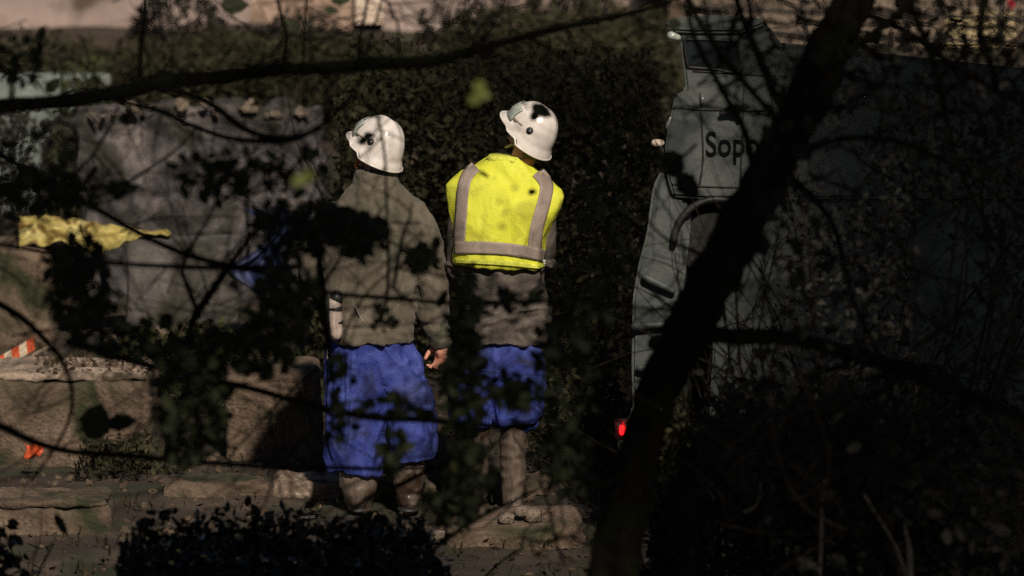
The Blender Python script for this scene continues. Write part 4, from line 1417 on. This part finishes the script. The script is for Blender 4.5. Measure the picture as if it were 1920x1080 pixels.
shrub('hedge', 'dark olive hedge behind the two men, filling the middle of the view', 'hedge', P(585, 0, 4.5).x, P(1290, 0, 4.5).x, 3.6, 5.4, zt_hedge, 30000, .042, M['leafolive'], -.42, 2.4, 2, 40)
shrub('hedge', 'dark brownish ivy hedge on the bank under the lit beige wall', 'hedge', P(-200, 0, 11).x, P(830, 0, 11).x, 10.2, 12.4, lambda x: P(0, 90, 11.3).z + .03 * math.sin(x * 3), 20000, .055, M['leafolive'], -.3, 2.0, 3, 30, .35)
shrub('hedge', 'dark ivy hedge under the top edge between the lit wall and the truck', 'hedge', P(790, 0, 11).x, P(1300, 0, 11).x, 10.4, 12.6, lambda x: P(0, 40, 11.3).z, 9000, .055, M['leafolive'], -.35, 2.0, 13, 20, .35)
shrub('moss_shrub', 'mossy yellow green shrub above the pale green wall at left', 'shrub', P(75, 0, 9.2).x, P(235, 0, 9.2).x, 9.0, 9.5, P(0, 95, 9.3).z, 1500, .045, M['moss'], -.1, 3, 6, 8, .15)
shrub('grey_shrub', 'pale grey green straggly shrub in front of the beige wall', 'shrub', P(245, 0, 12.9).x, P(420, 0, 12.9).x, 12.8, 13.2, P(0, -30, 13).z, 500, .06, M['leafgrey'], -.05, 3, 16, 8, .8)
shrub('grey_shrub', 'brown twiggy shrub in front of the peach wall beside the cream pillar', 'shrub', P(470, 0, 12.9).x, P(650, 0, 12.9).x, 12.6, 13.2, P(0, 22, 13).z, 420, .055, M['leafgrey'], -.05, 3, 26, 10, .8)
shrub('climber', 'thin tangled climber on the beige wall right of the cream pillar', 'shrub', P(790, 0, 12.9).x, P(1260, 0, 12.9).x, 12.7, 13.3, P(0, -60, 13).z, 1000, .055, M['leafgrey'], .0, 3, 36, 26, .8)
shrub('slope_shrub', 'dark mixed undergrowth around the grey slab and concrete block', 'undergrowth', P(-100, 0, 7.8).x, P(640, 0, 7.8).x, 7.4, 8.6, P(0, 215, 8).z, 5000, .05, M['leafgrey'], .0, 2.4, 7, 16)
shrub('ground_ivy', 'low green ground ivy at the foot of the concrete block', 'ivy', P(190, 0, 4.2).x, P(610, 0, 4.2).x, 2.4, 4.8, .16, 3400, .045, M['moss'], .02, 2.2, 8, 6)
shrub('ground_ivy', 'green weeds between the right man and the truck bumper', 'weeds', P(1000, 0, 1).x, P(1190, 0, 1).x, .3, 2.6, .55, 2200, .045, M['leafolive'], -.02, 2.4, 18, 10)
shrub('weeds', 'low weeds on the brown stone ledge and below it at left', 'weeds', P(90, 0, .9).x, P(330, 0, .9).x, .7, 1.15, .18, 450, .035, M['leafolive'], .0, 3, 28, 6)
shrub('hazel_shrub', 'tall thin leaved shrub in deep shade in front of the truck side at right', 'shrub', P(1430, 0, -3.2).x, P(2000, 0, -3.2).x, -3.6, -2.6, lambda x: P(0, 150, -3.1).z, 3600, .040, M['leafgrey'], .04, 2.3, 51, 26, -.02)
shrub('hazel_shrub', 'sparse dark shrub in front of the truck bumper and fender', 'shrub', P(1225, 0, -2.6).x, P(1330, 0, -2.6).x, -2.9, -2.2, lambda x: P(0, 420, -2.6).z, 1500, .042, M['leafolive'], .06, 2.6, 52, 8, -.02)
# glossy dark shrub along the bottom
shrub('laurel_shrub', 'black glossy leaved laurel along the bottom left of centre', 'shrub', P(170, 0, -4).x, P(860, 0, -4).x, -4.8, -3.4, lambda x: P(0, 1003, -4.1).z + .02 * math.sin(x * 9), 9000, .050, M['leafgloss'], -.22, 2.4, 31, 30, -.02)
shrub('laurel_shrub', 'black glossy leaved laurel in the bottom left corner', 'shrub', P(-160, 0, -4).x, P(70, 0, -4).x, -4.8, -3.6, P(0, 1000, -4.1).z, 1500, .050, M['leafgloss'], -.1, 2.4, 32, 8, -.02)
shrub('bramble', 'dark bramble thicket covering the truck\'s lower side in the bottom right', 'bramble', P(1230, 0, -4).x, P(2000, 0, -4).x, -4.9, -3.2, lambda x: P(0, 760 + 40 * math.sin(x * 4), -4.1).z, 11000, .045, M['leafgrey'], -.06, 2.6, 33, 60, -.02)
# pale dead stems in the lower right
for i, (l, w, lb_) in enumerate((([(1536, 1085), (1540, 1030), (1541, 960), (1545, 900)], (9, 4), 'pale dry stem standing left of the other two at the bottom right'),
                ([(1708, 1085), (1706, 1040), (1700, 1010), (1695, 985)], (15, 5), 'thickest pale dry stem at the bottom right'),
                ([(1700, 1085), (1690, 1050), (1670, 1010), (1640, 960), (1622, 930)], (8, 4), 'bent pale dry stem crossing at the bottom right'),
                ([(1395, 960), (1415, 950), (1425, 930), (1426, 905)], (4, 3), 'small curled pale twig in the bramble left of the dry stems'))):
    o, _, _ = branch('dry_stem', l, w, -5.2, M['paletwig'], None, 8, .15, 4, .02, i)
    tag(o, lb_, 'stem', 'pale dry stems in the bramble')
# grass of the ground
tufts = []
g = random.Random(77)
for _ in range(5200):
    x, y = g.uniform(-2.8, 2.6), g.uniform(-3.2, 8.5)
    if noise.noise(Vector((x * 1.1, y * 1.1, 3))) > -.02:
        tufts.append((x, y, terr(x, y) + g.uniform(0, .03)))
tag(leaves_mesh('grass', tufts, .05, M['leafolive'], None, aspect=.2, hang=-1.2, seed=12), 'dark short grass and leaf litter on the ground', 'grass', kind='stuff')

litter = []
for _ in range(4200):
    x, y = g.uniform(-2.8, 2.6), g.uniform(-3.2, 8.5)
    litter.append((x, y, terr(x, y) + g.uniform(0.004, .02)))
for _ in range(170):
    q = P(g.uniform(70, 280), 700, g.uniform(1.27, 1.8))
    litter.append((q.x, q.y, P(0, 700, 1.25).z + .004))
tag(leaves_mesh('leaf_litter', litter, .035, mat('dead brown leaf', [(0.02, 0.014, 0.008), (0.07, 0.045, 0.025), (0.14, 0.10, 0.06)], 8, .8, 0), None, aspect=.6, hang=0, seed=14, fold=.1), 'dead brown leaf litter scattered over the ground and ledges', 'leaf litter', kind='stuff')

# ------------------------------------------------------------------ unseen tall trees, added so their crowns shade the near branches, hedge and truck
def shade_tree(name, label, x, y, h, crown, n, size, seed):
    e_ = empty(name, (x, y, terr(x, y)), label, 'tree')
    z0 = terr(x, y)
    pts = [(x, y, z0 - .1), (x + .05, y, z0 + h * .3), (x - .05, y + .1, z0 + h * .6), (x + .1, y, z0 + h * .95)]
    p, r = resample(pts, [.26, .2, .14, .05], 6)
    pyd('trunk', *tube_geo(p, r, 14, .15), M['bark'], e_)
    g_ = random.Random(seed)
    cs_ = []
    for (cx, cy, cz, rx, ry, rz, k) in crown:
        q, rr = resample([(x, y, max(z0 + 1.5, cz - 1.6)), ((x + cx) / 2, (y + cy) / 2, cz - .4), (cx, cy, cz)], [.09, .06, .02], 5)
        pyd('limb', *tube_geo(q, rr, 8, .1), M['bark'], e_)
        for _ in range(int(n * k)):
            for _t in range(6):
                v = Vector((g_.gauss(0, 1), g_.gauss(0, 1), g_.gauss(0, 1))).normalized() * g_.random() ** .4
                w = Vector((cx + rx * v.x, cy + ry * v.y, cz + rz * v.z))
                if noise.noise(w * 1.7) > -.14 + g_.uniform(-.2, .2):
                    cs_.append(tuple(w))
                    break
    o_ = leaves_mesh('foliage', cs_, size, M['leafdark'], e_, aspect=.7, seed=seed)
    o_['kind'] = 'stuff'


shade_tree('added_shade_tree', 'added unseen evergreen tree whose crown shades the near branches', -3.4, -13, 8.5,
          [(-.6, -13, 7.4, 1.9, 1.2, 1.3, 1), (1.6, -13, 7.3, 1.8, 1.2, 1.3, 1), (3.6, -13, 7.4, 1.5, 1.2, 1.3, .8), (-3, -13, 7.6, 1.6, 1.3, 1.5, .8)], 2600, .15, 41)
shade_tree('added_shade_tree', 'added unseen evergreen tree right of the view, shading truck and hedge', 6.6, -13, 15,
          [(4.75, -13, 10.2, 1.35, 1.4, 1.5, 1.5), (4.75, -13, 12.2, 1.35, 1.4, 1.5, 1.5), (4.3, -13, 14.9, 1.4, 1.2, 1.2, .5), (6.3, -13, 14.3, 1.4, 1.4, 1.6, .8), (6.8, -13, 11.2, 1.6, 1.4, 2.2, 1)], 2400, .15, 42)
